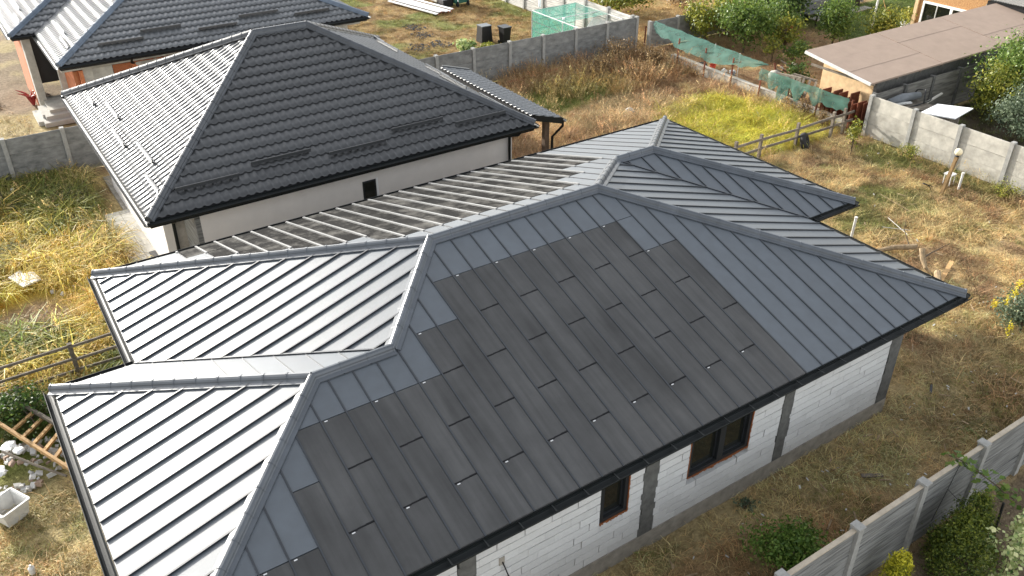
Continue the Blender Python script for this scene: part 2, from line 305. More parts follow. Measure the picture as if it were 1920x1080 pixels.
def ground_colour(x, y):
    x = np.asarray(x, float); y = np.asarray(y, float); n = fbm(x, y, .45, 3); n2 = fbm(x, y, 1.3, 11); n3 = fbm(x, y, .22, 21)
    one = np.ones_like(x)
    c = mixc(one[:, None] * STRAW, BROWN, sst(.38, .66, n2)); c = mixc(c, GREEN * 1.25, sst(.52, .72, n) * .75)                 # right yard
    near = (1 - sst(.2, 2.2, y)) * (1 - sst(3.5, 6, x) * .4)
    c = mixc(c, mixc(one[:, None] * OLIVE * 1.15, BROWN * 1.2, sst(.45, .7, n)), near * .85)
    back = sst(11.0, 11.5, y) * (1 - sst(22.9, 23.1, y)) * (1 - sst(11.9, 12.1, x)) * sst(-6, -4, x)
    cb = mixc(one[:, None] * BROWN * 1.25, STRAW, sst(.45, .7, n2)); cb = mixc(cb, PALE, ell(x, y, 6.4, 16.9, 2.3, 1.4)); cb = mixc(cb, YG, ell(x, y, 9.0, 13.6, 2.6, 2.3, .5)); cb = mixc(cb, GREEN * 1.5, ell(x, y, 5.0, 19.6, 2.6, 1.2))
    c = mixc(c, cb, back)
    left = (1 - sst(-13, -12, x)) * sst(5, 8, y) * (1 - sst(22.9, 23.1, y))
    cl = mixc(one[:, None] * GOLD, GREEN * 1.25, sst(.42, .60, n)); cl = mixc(cl, GREEN, sst(19.8, 21.0, y + (n - .5) * 2) * .7); cl = mixc(cl, BROWN, ell(x, y, -14.9, 14.3, 1.1, .9)); cl = mixc(cl, GREEN * .9, ell(x, y, -15.4, 10.2, 1.6, .8))
    c = mixc(c, cl, left)
    ll = (1 - sst(-13.5, -12.5, x)) * (1 - sst(7.6, 9.2, y)); c = mixc(c, mixc(one[:, None] * OLIVE * 1.35, STRAW, sst(.45, .65, n2)), ll)
    far = sst(22.9, 23.1, y); cf = mixc(one[:, None] * np.array([.30, .205, .085]), np.array([.20, .125, .05]), sst(.42, .66, n2)); cf = mixc(cf, GREEN * 1.3, sst(.50, .68, n) * .8)
    cc = mixc(one[:, None] * SOIL * 1.35, OLIVE * 1.2, sst(.45, .6, n)); cc = mixc(cc, BROWN * .7, ell(x, y, -14.4, 25.3, 1.3, .9)); cf = mixc(cf, cc, 1 - sst(-2, 1, x))
    cw = mixc(one[:, None] * np.array([.44, .31, .14]), np.array([.33, .21, .09]), sst(.4, .7, n2)); cf = mixc(cf, cw, sst(11.5, 11.8, x)); c = mixc(c, cf, far)
    gd = sst(11.9, 12.1, x) * (1 - sst(22.6, 22.9, y)) * sst(10.6, 10.8, y); cg = mixc(one[:, None] * BROWN * 1.1, STRAW * .8, sst(.5, .7, n2)); cg = mixc(cg, LAWN, sst(20, 22, x + (n - .5) * 2)); c = mixc(c, cg, gd)
    jd = sst(11.9, 12.1, x) * (1 - sst(10.4, 10.6, y)); c = mixc(c, np.array([.07, .055, .035]) * one[:, None], jd)
    br = 1 - sst(-2.1, -1.95, y); c = mixc(c, mixc(one[:, None] * SOIL * 1.15, SOIL * .7, n2), br)
    return c
def ground_sheet(name, x0, x1, y0, y1, step, m):
    nx = int((x1 - x0) / step) + 1; ny = int((y1 - y0) / step) + 1
    X, Y = np.meshgrid(np.linspace(x0, x1, nx), np.linspace(y0, y1, ny)); X = X.ravel(); Y = Y.ravel()
    Z = (fbm(X, Y, .9, 5) - .5) * .09 - .03
    b = (ell(X, Y, -15.0, 14.4, 1.2, .9) + ell(X, Y, -14.6, 25.2, 1.2, .8)) * .0; Z += b
    me = bpy.data.meshes.new(name); v = np.stack([X, Y, Z], 1)
    i = np.arange(nx * ny).reshape(ny, nx); q = np.stack([i[:-1, :-1], i[:-1, 1:], i[1:, 1:], i[1:, :-1]], -1).reshape(-1, 4)
    me.vertices.add(len(v)); me.vertices.foreach_set('co', v.ravel()); me.loops.add(q.size); me.loops.foreach_set('vertex_index', q.ravel().astype(np.int32))
    me.polygons.add(len(q)); me.polygons.foreach_set('loop_start', np.arange(0, q.size, 4, dtype=np.int32)); me.update(calc_edges=True)
    col = np.ones((len(v), 4), np.float32); col[:, :3] = ground_colour(X, Y)
    a = me.attributes.new('soilcol', 'FLOAT_COLOR', 'POINT'); a.data.foreach_set('color', col.ravel())
    me.polygons.foreach_set('use_smooth', [True] * len(q)); me.materials.append(m)
    o = bpy.data.objects.new(name, me); S.collection.objects.link(o); o['kind'] = 'structure'; return o
def groundmat():
    m, nt, b = _nodes('dry_ground'); L = nt.links.new
    at = N(nt, 'Attribute', attribute_name='soilcol'); geo = N(nt, 'NewGeometry')
    no = N(nt, 'TexNoise'); no.inputs['Scale'].default_value = 9; no.inputs['Detail'].default_value = 9; no.inputs['Roughness'].default_value = .75; L(geo.outputs['Position'], no.inputs[0])
    mr = N(nt, 'MapRange'); mr.inputs['From Min'].default_value = .3; mr.inputs['From Max'].default_value = .7; mr.inputs['To Min'].default_value = .45; mr.inputs['To Max'].default_value = 1.35; L(no.outputs['Fac'], mr.inputs[0])
    v = N(nt, 'VectorMath', operation='SCALE'); L(at.outputs['Color'], v.inputs[0]); L(mr.outputs[0], v.inputs['Scale']); L(v.outputs[0], b.inputs['Base Color'])
    n2 = N(nt, 'TexNoise'); n2.inputs['Scale'].default_value = 22; n2.inputs['Detail'].default_value = 6; L(geo.outputs['Position'], n2.inputs[0])
    bp = N(nt, 'Bump'); bp.inputs['Strength'].default_value = .9; bp.inputs['Distance'].default_value = .05; L(n2.outputs['Fac'], bp.inputs['Height']); L(bp.outputs[0], b.inputs['Normal'])
    b.inputs['Roughness'].default_value = .95; b.inputs['Specular IOR Level'].default_value = .15; return m
mGround = groundmat()
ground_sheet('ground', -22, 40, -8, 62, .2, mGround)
structure('terrain', MB().box(-250, 250, -150, 300, -1.4, -.35), mat('far_ground', (.26, .19, .09), .95, .4, .3))

# ================================================================ MAIN HOUSE
EZ = 3.05; W = 10.0; SP = .39805
Lh, aw, w1, bw, w2, tf = 13.737, 1.331, 6.544, 1.496, 6.261, .31081
e = math.exp; tb, tl, tr, tb2, tl2, tf2, tr2 = [tf * e(k) for k in (.0124, .0130, .0059, -.0339, -.0093, .0035, -.0891)]
yr = W * tb / (tf + tb); zr = tf * yr; y1 = w1 * tb2 / (tf + tb2); z1 = tf * y1; y2 = W - w2 * tf2 / (tf2 + tb); z2 = tb * (W - y2)
P = lambda x, y, z: Vector((x, y, z + EZ))
R2 = P(-zr / tr - .06, yr, zr); R1 = P(-Lh + zr / tl - .035, yr, zr); E1 = P(-z2 / tr + .12, y2, z2); E2 = P(bw - z2 / tr2 + .02, y2, z2)
BR = P(bw - .09, W, 0); FRE = P(bw + .03, W - w2, 0); JN = P(0, W - w2, 0); FR = P(0, 0, 0); FL = P(-Lh - aw, 0, 0)
BLM = P(-Lh + .03, W, 0); BLE = P(-Lh - aw, w1, 0); L1 = P(-Lh - aw + z1 / tl2, y1, z1); VV = P(-Lh + z1 / tl + .05, y1, z1); VB = P(-Lh - .04, w1, 0)
FACES = {'front': [(FL, VV, L1), (FL, FR, VV), (FR, R2, VV), (VV, R2, R1)], 'left': [(BLM, VB, VV), (BLM, VV, R1)], 'leftext': [(FL, L1, BLE)],
         'backext': [(BLE, L1, VV), (BLE, VV, VB)], 'back': [(BLM, R1, R2), (BLM, R2, E1), (BLM, E1, E2), (BLM, E2, BR)],
         'right': [(FR, JN, R2), (JN, E1, R2)], 'rightfront': [(JN, FRE, E2), (JN, E2, E1)], 'rightend': [(FRE, BR, E2)]}
def clip(poly, ax, val, keep_less):
    out = []
    for i in range(len(poly)):
        a = poly[i]; b = poly[(i + 1) % len(poly)]; ia = (a[ax] <= val) == keep_less; ib = (b[ax] <= val) == keep_less
        if ia: out.append(a)
        if ia != ib: out.append(a.lerp(b, (val - a[ax]) / (b[ax] - a[ax])))
    return out
def clipbox(poly, x0, x1, y0, y1):
    for ax, v, k in ((0, x1, True), (0, x0, False), (1, y1, True), (1, y0, False)):
        if len(poly) < 3: return []
        poly = clip(poly, ax, v, k)
    if len(poly) < 3: return []
    ar = sum(poly[i].x * poly[(i + 1) % len(poly)].y - poly[(i + 1) % len(poly)].x * poly[i].y for i in range(len(poly)))
    return (poly if ar > 0 else poly[::-1]) if abs(ar) > 2e-4 else []
def patch(face, x0, x1, y0, y1, up, dn):
    mb = MB()
    for t in FACES[face]:
        q = clipbox(list(t), x0, x1, y0, y1)
        if q: mb.slab(q, up, dn)
    return mb if mb.v else None
def lineon(face, ax, val):                  # pieces of the line x=val / y=val on a face
    segs = []
    for t in FACES[face]:
        p = []
        for i in range(3):
            a = t[i]; b = t[(i + 1) % 3]
            if (a[ax] - val) * (b[ax] - val) < 0: p.append(a.lerp(b, (val - a[ax]) / (b[ax] - a[ax])))
        if len(p) == 2: segs.append(tuple(p))
    return segs
house = thing('main_house', 'white block house under the largest anthracite seamed metal roof with dark solar panels', 'house', (-7, 5, 0))
foot = [(FL.x, 0), (0, 0), (0, JN.y), (FRE.x, FRE.y), (BR.x, W), (BLM.x, W), (VB.x, w1), (BLE.x, w1)]
deck = MB()
for f in FACES:
    for t in FACES[f]:
        q = clipbox(list(t), -99, 99, -99, 99); deck.slab(q, -.012, -.07)
def inset(i, d):
    n = len(foot); a, b, c = Vector(foot[i - 1]), Vector(foot[i]), Vector(foot[(i + 1) % n]); d1 = (b - a).normalized(); d2 = (c - b).normalized()
    n1 = Vector((-d1.y, d1.x)); n2 = Vector((-d2.y, d2.x)); m = (n1 + n2); return b + m * (d / (m.dot(n1)))
soff = [tuple(inset(i, .02)) for i in range(len(foot))]
deck.prism(soff, EZ - .17, EZ - .075)
roof = deck.build('roof', mDeck, house)
OV = .6; wl = [tuple(inset(i, OV + .14)) for i in range(len(foot))]
# walls: solid core, plinth, then single blocks on the street side
wall = MB().prism(wl, .36, EZ - .175).build('wall', mMortar, house)
pl = MB(); pw = [tuple(inset(i, OV - .015)) for i in range(len(foot))]; pl.prism(pw, -.3, .36); pl.build('plinth', mConc, house)
cols = [(-.925, -.585), (-4.05, -3.79), (-7.39, -7.11), (-10.95, -10.68)]
for x0, x1 in cols:
    mb = MB(); z = .36
    while z < EZ - .18:                      # poured against the blocks: ragged edges
        zz = min(z + random.uniform(.1, .2), EZ - .176); mb.box(x0 + random.uniform(-.035, .02), x1 + (random.uniform(-.02, .035) if x1 < -1 else -.012), .588, .745, z, zz); z = zz
    mb.build('concrete_column', mConcD, wall)
wins = [(-8.30, -7.72, 1.20, 2.42), (-6.36, -4.86, 1.16, 2.42)]
blk = unit_mesh('block', mBlock, MB().box(0, 1, 0, .14, 0, 1)); BH, BL_ = .1655, .505; row = 0; z = .365
while z < EZ - .2:
    x = -10.62 - ((row * .37) % 1) * BL_
    while x < -.9:
        xa, xb = x + .002, x + BL_ - random.choice((.001, .001, .001, .0015, .002, .003, .014)); x += BL_ + (random.random() < .06) * .012
        iv = [(max(xa, -10.66), min(xb, -.945))]
        for c0, c1 in cols:
            iv = [j for a, b in iv for j in ((a, min(b, c0 - .01)), (max(a, c1 + .01), b))]
        for a0, a1, c0, c1 in wins:
            if z + BH > c0 + .03 and z < c1: iv = [j for a, b in iv for j in ((a, min(b, a0 - .015)), (max(a, a1 + .015), b))]
        for a, b in iv:
            if b - a > .04: inst('block', blk, wall, (a, .598 + random.uniform(-.003, .003), z), scale=(b - a, 1, min(BH - random.choice((.011, .012, .013, .014, .016)), EZ - .18 - z)), rot=(0, 0, 0))
    row += 1; z += BH
z = .365
while z < EZ - .2:                      # right hand end wall, same courses
    y = .76 - random.random() * .4
    while y < 3.9:
        y0_, y1_ = max(y, .75), min(y + BL_ - .003, 4.0)
        if y1_ - y0_ > .05: MB().box(-.74, -.602, y0_, y1_, z, min(z + BH - .009, EZ - .18)).build('block', mBlock, wall)
        y += BL_
    z += BH
bw_ = MB(); z = .365; row = 0               # the far left stretch, outside the picture: same courses, joined
while z < EZ - .2:
    x = -14.45 - (row % 3) * .17
    while x < -10.98:
        a_, b_ = max(x, -14.45), min(x + BL_ - .002, -10.98)
        if b_ - a_ > .04: bw_.box(a_, b_, .598, .74, z, min(z + BH - .012, EZ - .18))
        x += BL_
    z += BH; row += 1
bw_.build('blockwork', mBlock, wall)['kind'] = 'stuff'
for i, (a0, a1, c0, c1) in enumerate(wins):
    f = MB(); t = .075
    for q in ((a0, a1, c0, c0 + t), (a0, a1, c1 - t, c1), (a0, a0 + t, c0 + t, c1 - t), (a1 - t, a1, c0 + t, c1 - t)): f.box(q[0], q[1], .614, .738, q[2], q[3])
    if i: m_ = (a0 + a1) / 2 + .03; f.box(m_ - .07, m_ + .07, .612, .738, c0 + t, c1 - t)
    fr = f.build('window', mFrame, house)
    for p0, p1 in ([(a0 + t, a1 - t)] if not i else [(a0 + t, m_ - .07), (m_ + .07, a1 - t)]):
        MB().box(p0, p1, .70, .715, c0 + t, c1 - t).build('pane', mGlass, fr)
        s = MB()
        for q in ((p0, p1, c0 + t, c0 + t + .035), (p0, p0 + .035, c0 + t, c1 - t), (p1 - .035, p1, c0 + t, c1 - t)): s.box(q[0], q[1], .675, .698, q[2], q[3])
        s.build('sash', mFrame, fr)
    fm = MB()
    for k in range(26):
        u = k / 26; w_ = random.choice((.008, .012, .02, .03, .045)); xa = a0 + (a1 - a0) * u
        fm.box(xa, xa + (a1 - a0) / 26, .594 - random.random() * .012, .613, c0 - w_ * .8, c0 + .004)
        zz = c0 + (c1 - c0) * u; fm.box(a1 - .006, a1 + w_ * .45, .592, .613, zz, zz + (c1 - c0) / 26)
        if i: fm.box(a0 - w_ * .5, a0 + .006, .592, .613, zz, zz + (c1 - c0) / 26)
    fm.build('foam_seal', mFoam, fr)
# ---- roof covering. Columns on the street slope run between seams every .398 m
XR = -.4928
def front_cell(i): return XR - SP * (i + 1), XR - SP * i
cosf = 1 / math.sqrt(1 + tf * tf); PU = .87 * cosf      # one half panel, measured in plan
FTOP = {}
for i in range(-2, 60):
    FTOP[i] = 0
    if 10 <= i <= 11: FTOP[i] = 4
    elif 12 <= i <= 21: FTOP[i] = 5
    elif i in (22, 23): FTOP[i] = 4
    elif 24 <= i <= 29: FTOP[i] = 3
    elif i == 30: FTOP[i] = 2
    elif i in (31, 32, 33): FTOP[i] = 1
def bld(mb, *a, **k):
    return mb.build(*a, **k) if mb else None
def seam(face, ax, val, w=.022, h=.03, lo=None, hi=None, m=None):
    mb = MB()
    for a, b in lineon(face, ax, val):
        o = 1 - ax
        if a[o] > b[o]: a, b = b, a
        if lo is not None and b[o] <= lo or hi is not None and a[o] >= hi: continue
        if lo is not None and a[o] < lo: a = a.lerp(b, (lo - a[o]) / (b[o] - a[o]))
        if hi is not None and b[o] > hi: b = a.lerp(b, (hi - a[o]) / (b[o] - a[o]))
        if (b - a).length > .03: mb.beam(a + Vector((0, 0, h / 2)), b + Vector((0, 0, h / 2)), w, h)
    return bld(mb if mb.v else None, 'standing_seam', m or mSeam, roof)
for i in range(-2, 37):
    xa, xb = front_cell(i); n = FTOP[i]
    if n == 0: bld(patch('front', xa, xb, .01, 99, .002, -.012), 'metal_sheet', mSheet, roof)
    else:
        cut = n * PU + .008
        bld(patch('front', xa, xb, cut, 99, .002, -.012), 'metal_sheet', mSheet, roof)
        edges = [0] + [k for k in range(1, n) if (k % 2 == 1) == (i % 2 == 1)] + [n]
        for k0, k1 in zip(edges, edges[1:]):
            if k1 - k0 >= 1: bld(patch('front', xa + .013, xb - .013, max(k0 * PU + .009, .012), k1 * PU - .009, .006, -.012), 'solar_panel', mPV, roof)
            if k1 - k0 == 1:
                tx = xa + .05; ty = k1 * PU - .035; MB().slab([Vector((tx, ty, EZ + tf * ty)), Vector((tx + .045, ty, EZ + tf * ty)), Vector((tx + .045, ty + .014, EZ + tf * (ty + .014))), Vector((tx, ty + .014, EZ + tf * (ty + .014)))], .0095, .005).build('label_tag', mTag, roof)
            if k1 < n:          # overlapping plug strip at the joint
                ty = k1 * PU; mbj = MB()
                for q in range(3): xs0 = xa + .02 + q * .122; sy = (q - 1) * .007; mbj.slab([Vector((xs0, ty - .010 + sy, EZ + tf * (ty - .010 + sy))), Vector((xs0 + .12, ty - .010 + sy, EZ + tf * (ty - .010 + sy))), Vector((xs0 + .12, ty + .011 + sy, EZ + tf * (ty + .011 + sy))), Vector((xs0, ty + .011 + sy, EZ + tf * (ty + .011 + sy)))], .009, .001)
                mbj.build('joint_strip', mPVs, roof)
    seam('front', 0, xb, .024, .017)
for i, yy in ((11, 5), (10, 4)):
    xa, xb = front_cell(i); ty = yy * PU; MB().slab([Vector((xa, ty, EZ + tf * ty)), Vector((xb, ty, EZ + tf * ty)), Vector((xb, ty + .008, EZ + tf * (ty + .008))), Vector((xa, ty + .008, EZ + tf * (ty + .008)))], .005, 0).build('joint_strip', mPVs, roof)
# back slope
XB = -2.955; cosb = 1 / math.sqrt(1 + tb * tb); PB = .87 * cosb
prof = [3, 3, 3, 4, 4] + [5] * 11 + [4, 4, 4, 3, 3, 2, 1]
for i in range(-14, 28):
    xa, xb = XB - SP * (i + 1), XB - SP * i; n = prof[i] if 0 <= i < len(prof) else 0; top = W - n * PB
    if n == 0: bld(patch('back', xa, xb, -99, W - .01, .002, -.012), 'metal_sheet', mSheet, roof)
    else:
        bld(patch('back', xa, xb, -99, top - .008, .002, -.012), 'metal_sheet', mSheet, roof)
        edges = [0] + [k for k in range(1, n) if (k % 2 == 1) == (i % 2 == 1)] + [n]
        for k0, k1 in zip(edges, edges[1:]): bld(patch('back', xa + .03, xb - .03, W - k1 * PB + .012, min(W - k0 * PB - .012, W - .012), .004, -.012), 'solar_panel', mPVd, roof)
    hb = (n or (0 <= i - 1 < len(prof) and prof[i - 1]))
    if hb: seam('back', 0, xb, .040, .030, lo=top - .1, m=mRibPale); seam('back', 0, xb, .016, .016, hi=top - .1)
    else: seam('back', 0, xb, .016, .016)
for i in range(-3, 18): # left end slopes
    ya, yb_ = 9.198 - .3845 * (i + 1), 9.198 - .3845 * i
    bld(patch('left', VB.x + .01, 99, ya, yb_, .002, -.012), 'metal_sheet', mSheet, roof); seam('left', 1, yb_, .026, .034)
for i in range(-2, 16):
    ya, yb_ = 5.843 - .3915 * (i + 1), 5.843 - .3915 * i
    bld(patch('leftext', -99, 99, ya, yb_, .002, -.012), 'metal_sheet', mSheet, roof); seam('leftext', 1, yb_, .026, .034)
for i in range(0, 14):
    xa = BLE.x + .33 + (i - 1) * SP
    bld(patch('backext', xa, xa + SP, -99, w1 - .01, .002, -.012), 'metal_sheet', mSheet, roof); seam('backext', 0, xa + SP, .014, .014)
for i in range(-1, 20):
    ya = -.08 + i * .3915
    bld(patch('right', -99, -.01, ya, ya + .3915, .002, -.012), 'metal_sheet', mSheet, roof); seam('right', 1, ya, .024, .03)
for i in range(-4, 24):
    xa = FRE.x - .30 - i * SP
    bld(patch('rightfront', xa, xa + SP, JN.y + .01, 99, .002, -.012), 'metal_sheet', mSheet, roof); seam('rightfront', 0, xa, .02, .025)
for i in range(0, 18):
    ya = FRE.y - .1 + i * .3915
    bld(patch('rightend', -99, 99, ya, ya + .3915, .002, -.012), 'metal_sheet', mSheet, roof); seam('rightend', 1, ya, .024, .03)
for a, b in ((VB, VV), (JN, E1)):
    MB().beam(a + Vector((0, 0, .014)), b + Vector((0, 0, .014)), .035, .03).build('valley_trim', mSeam, roof)
def cap_line(a, b, drop, m, parent, seg=.4, wf=.135, rb=.062, hb=.06, name='ridge_cap', ext=.0):
    d = (b - a).normalized(); L_ = (b - a).length + ext; side = d.cross(Vector((0, 0, 1))).normalized(); up = side.cross(d).normalized()
    n = max(1, round(L_ / seg)); prof_ = [(-wf, .012), (-wf, .03), (-rb - .012, .034), (-rb, .05)] + [(-rb * math.cos(t), .05 + hb * math.sin(t)) for t in np.linspace(.35, math.pi - .35, 6)] + [(rb, .05), (rb + .012, .034), (wf, .03), (wf, .012)]
    for k in range(n):
        s0, s1 = k * L_ / n, (k + 1) * L_ / n + .02; mb = MB(); rows = []
        for s_, gx in ((s0, 1.0), (s1 - .03, 1.0), (s1 - .028, 1.07), (s1, 1.07)):
            c = a + d * s_; rows.append([c + side * (u * (gx if abs(u) < wf * .8 else 1)) + up * ((h if gx == 1 else (h * gx if abs(u) < wf * .8 else h)) - abs(u) * drop) for u, h in prof_])
        q = len(prof_); mb.v = [tuple(p) for r in rows for p in r]
        for j in range(3):
            for i in range(q): i2 = (i + 1) % q; mb.f.append((j * q + i, (j + 1) * q + i, (j + 1) * q + i2, j * q + i2))
        mb.f.append(tuple(range(q))); mb.f.append(tuple(range(3 * q, 4 * q))[::-1]); mb.build(name, m, parent)
hd = tf / math.sqrt(2)
for a, b, dr in ((R1, R2, tf), (R2, FR, hd), (R1, BLM, hd), (VV, R1, hd), (L1, VV, tf), (L1, BLE, hd), (L1, FL, hd), (E1, R2, hd), (E1, E2, tf), (E2, FRE, hd), (E2, BR, hd)): cap_line(a, b, dr, mCap, roof)
def gutter(a, b, m, parent, r=.074, name='gutter', drop=.035):
    d = (b - a).normalized(); out = d.cross(Vector((0, 0, 1))).normalized(); c0 = out * (r + .01) + Vector((0, 0, -drop)); mb = MB(); rows = []
    pr = [(r * math.cos(t), r * math.sin(t)) for t in np.linspace(math.pi, 2 * math.pi, 8)] + [((r - .008) * math.cos(t), (r - .008) * math.sin(t)) for t in np.linspace(2 * math.pi, math.pi, 8)]
    for p in (a - d * .0, b + d * .0): rows += [tuple(p + c0 + out * u + Vector((0, 0, v))) for u, v in pr]
    n = len(pr); mb.v = rows; mb.f = [(i, (i + 1) % n, n + (i + 1) % n, n + i) for i in range(n)] + [tuple(range(n))[::-1], tuple(range(n, 2 * n))]
    return mb.build(name, m, parent)
ring = [FL, FR, JN, FRE, BR, BLM, VB, BLE]
for i in range(len(ring)):
    a, b = ring[i], ring[(i + 1) % len(ring)]; d = (b - a).normalized() * .07
    cx_in = i in (1, 5)
    gutter(a - d * (0 if i in (2, 6) else 1), b + d * (0 if cx_in else 1), mGut, roof)
    q = d.normalized().cross(Vector((0, 0, 1))); nbk = int((b - a).length / .55); br_ = MB()
    for k in range(nbk): pb = a.lerp(b, (k + .5) / nbk); br_.beam(pb + Vector((0, 0, -.03)), pb + q * .155 + Vector((0, 0, -.032)), .02, .012)
    if nbk and i in (0, 2, 3): br_.build('gutter_bracket', mGut, roof)
    mb = MB(); mb.beam(a + q * .0 + Vector((0, 0, -.09)), b + q * .0 + Vector((0, 0, -.09)), .012, .16); mb.build('fascia', mGut, roof)
MB().tube([(-10.2, .59, 1.56), (-10.15, .5, 1.3), (-9.9, .3, .8), (-9.3, -.4, .1)], .012, 6).build('cable', mBlack, house)
MB().box(-10.26, -10.16, .585, .6, 1.5, 1.66).build('socket_patch', mConc, house)
# ================================================================ HOUSES WITH METAL TILES
TP = .205; TD = .315
def wave(u): c = np.cos(2 * np.pi * u / TP); return .026 * np.where(c > -.35, c, -.35)
def courses(parent, o, u, v, length, kl, kr, t, dmax, m, d0=0, step=TD, lip=1):
    """rows of pressed metal tiles: eave starts at o and runs along u, v points up the slope in plan"""
    o = np.array(o); u = np.array(u); v = np.array(v); d = d0
    lo = min(0, kl * dmax); hi = length - min(0, kr * dmax)
    xs0 = np.arange(lo, hi + TP / 8, TP / 8)
    while d < dmax - .03:
        e_ = min(d + step, dmax); rows = []
        for dd, off, wv in ((d + .06, -.004, 1), (d + .06, .030 * lip, 1), (d - .012, .030 * lip, 1), (d - .012, .038 * lip, 1), (d + step * .5, .020 * lip, 1), (e_ + .06, .0, 1)):
            dc = min(max(dd, 0), dmax); x = np.clip(xs0, kl * dc, length - kr * dc); rows.append(o + x[:, None] * u + dd * v + np.stack([0 * x, 0 * x, t * dd + off + wave(x) * wv * (.95 if lip < 1 else 1)], 1))
        n = len(xs0); V = np.concatenate(rows); F = []
        for r in range(5):
            for i in range(n - 1):
                if abs((rows[r + 1][i] - rows[r + 1][i + 1]) @ u) > 1e-6 or abs((rows[r][i] - rows[r][i + 1]) @ u) > 1e-6: F.append((r * n + i, r * n + i + 1, (r + 1) * n + i + 1, (r + 1) * n + i))
        mb = MB(); mb.v = [tuple(p) for p in V]; mb.f = F; ob = mb.build('tile_course', m, parent)
        sm = [f[0] >= 3 * n for f in F]; ob.data.polygons.foreach_set('use_smooth', sm); d = e_
def guard(parent, a, b, m):
    mb = MB(); a = Vector(a); b = Vector(b); mb.beam(a + Vector((0, 0, .085)), b + Vector((0, 0, .085)), .03, .075); mb.beam(a + Vector((0, 0, .05)), b + Vector((0, 0, .05)), .10, .008)
    n = 4
    for k in range(n): p = a.lerp(b, (k + .5) / n); mb.beam(p, p + Vector((0, 0, .06)), .03, .02)
    mb.build('snow_guard', m, parent)
# ---- neighbour with plastered walls
xl, xr, yf, yb, ze = -12.198, -1.775, 11.844, 21.581, 3.0; tB, tBl, tBr = .467, .507, .515; ym = (yf + yb) / 2; hB = (yb - yf) / 2; zB = tB * hB; dl, dr_ = zB / tBl, zB / tBr
nb = thing('plastered_house', 'cream plastered house with dark tile roof, snow guards and a small window', 'house', (-7, 16.7, 0))
rf = MB(); A_ = [Vector(p) for p in ((xl, yf, ze), (xr, yf, ze), (xr, yb, ze), (xl, yb, ze), (xl + dl, ym, ze + zB), (xr - dr_, ym, ze + zB))]
for q in ((0, 1, 5, 4), (2, 3, 4, 5), (3, 0, 4), (1, 2, 5)): rf.slab([A_[i] for i in q], -.03, -.10)
rf.box(xl + .02, xr - .02, yf + .02, yb - .02, ze - .16, ze - .105)
nbr = rf.build('roof', mDeck, nb)
courses(nbr, (xl, yf, ze), (1, 0, 0), (0, 1, 0), xr - xl, dl / hB, dr_ / hB, tB, hB, mTile)
courses(nbr, (xl, yb, ze), (0, -1, 0), (1, 0, 0), yb - yf, hB / dl, hB / dl, tBl, dl, mTile, lip=.4)
courses(nbr, (xr, yf, ze), (0, 1, 0), (-1, 0, 0), yb - yf, hB / dr_, hB / dr_, tBr, dr_, mTile)
courses(nbr, (xr, yb, ze), (-1, 0, 0), (0, -1, 0), xr - xl, dr_ / hB, dl / hB, tB, hB, mTile)
hB2 = .32
mCapT = metalsheet('tile_cap', (.052, .056, .062), .42, wav=.04)
for a, b in ((A_[0], A_[4]), (A_[1], A_[5]), (A_[2], A_[5]), (A_[3], A_[4])): cap_line(b + Vector((0, 0, .03)), a + Vector((0, 0, .03)), .33, mCapT, nbr, .33, .12, .085, .075)
cap_line(A_[4] + Vector((0, 0, .03)), A_[5] + Vector((0, 0, .03)), tB, mCapT, nbr, .33, .12, .085, .075)
for i in range(4):
    a, b = A_[i], A_[(i + 1) % 4]; d = (b - a).normalized() * .07; gutter(a - d, b + d, mGut, nbr, .07)
    q = d.normalized().cross(Vector((0, 0, 1))); MB().beam(a + Vector((0, 0, -.10)), b + Vector((0, 0, -.10)), .014, .17).build('fascia', mGut, nbr)
for x0, x1, d in ((-11.41, -9.92, .52), (-9.54, -8.02, .74), (-7.64, -6.08, .50), (-5.78, -4.24, .76), (-4.0, -2.4, .50)): guard(nbr, (x0, yf + d, ze + tB * d + .03), (x1, yf + d, ze + tB * d + .03), mTile)
for y0, y1, d in ((12.5, 13.75, .45), (14.0, 15.5, .72), (15.8, 17.2, .45), (17.5, 19.0, .72), (19.4, 20.2, .45)): guard(nbr, (xl + d, y0, ze + tBl * d + .03), (xl + d, y1, ze + tBl * d + .03), mTile)
for y0, y1, d in ((12.4, 13.9, .50), (14.3, 15.8, .7), (15.6, 17.1, .50), (18.6, 20.1, .70), (20.0, 20.8, .5)): guard(nbr, (xr - d, y0, ze + tBr * d + .03), (xr - d, y1, ze + tBr * d + .03), mTileB)
wx0, wx1, wy0, wy1 = xl + .6, xr - .34, yf + .6, yb - .6
wp = [(-11.0, wy0), (wx1, wy0), (wx1, wy1), (wx0, wy1), (wx0, wy0 + 1.5), (-11.0, wy0 + 1.5)]
nw = MB().prism(wp, 0, ze - .165).build('wall', mPlaster, nb)
MB().box(wx0, wx0 + .24, wy0, wy0 + .24, 0, ze - .165).build('porch_pillar', mConc, nb)
MB().box(wx0 + .55, wx0 + .6, wy0 + 1.42, wy0 + 1.49, .1, 2.3).build('door', mBlack, nb)
MB().box(-11.12, -11.0, wy0 - .004, wy0 + 1.45, 0, ze - .167).build('stone_cladding', mStrata, nb)
w = MB(); 
for q in ((-6.80, -6.42, 2.26, 2.31), (-6.80, -6.42, 1.28, 1.33), (-6.80, -6.76, 1.33, 2.26), (-6.46, -6.42, 1.33, 2.26)): w.box(q[0], q[1], wy0 - .012, wy0 + .05, q[2], q[3])
wn = w.build('window', mFrame, nw); MB().box(-6.76, -6.46, wy0 - .008, wy0 - .003, 1.33, 2.26).build('pane', mGlass, wn)
MB().box(-6.415, -6.36, wy0 - .016, wy0 + .02, 1.25, 2.33).build('reveal', mWhite, wn)
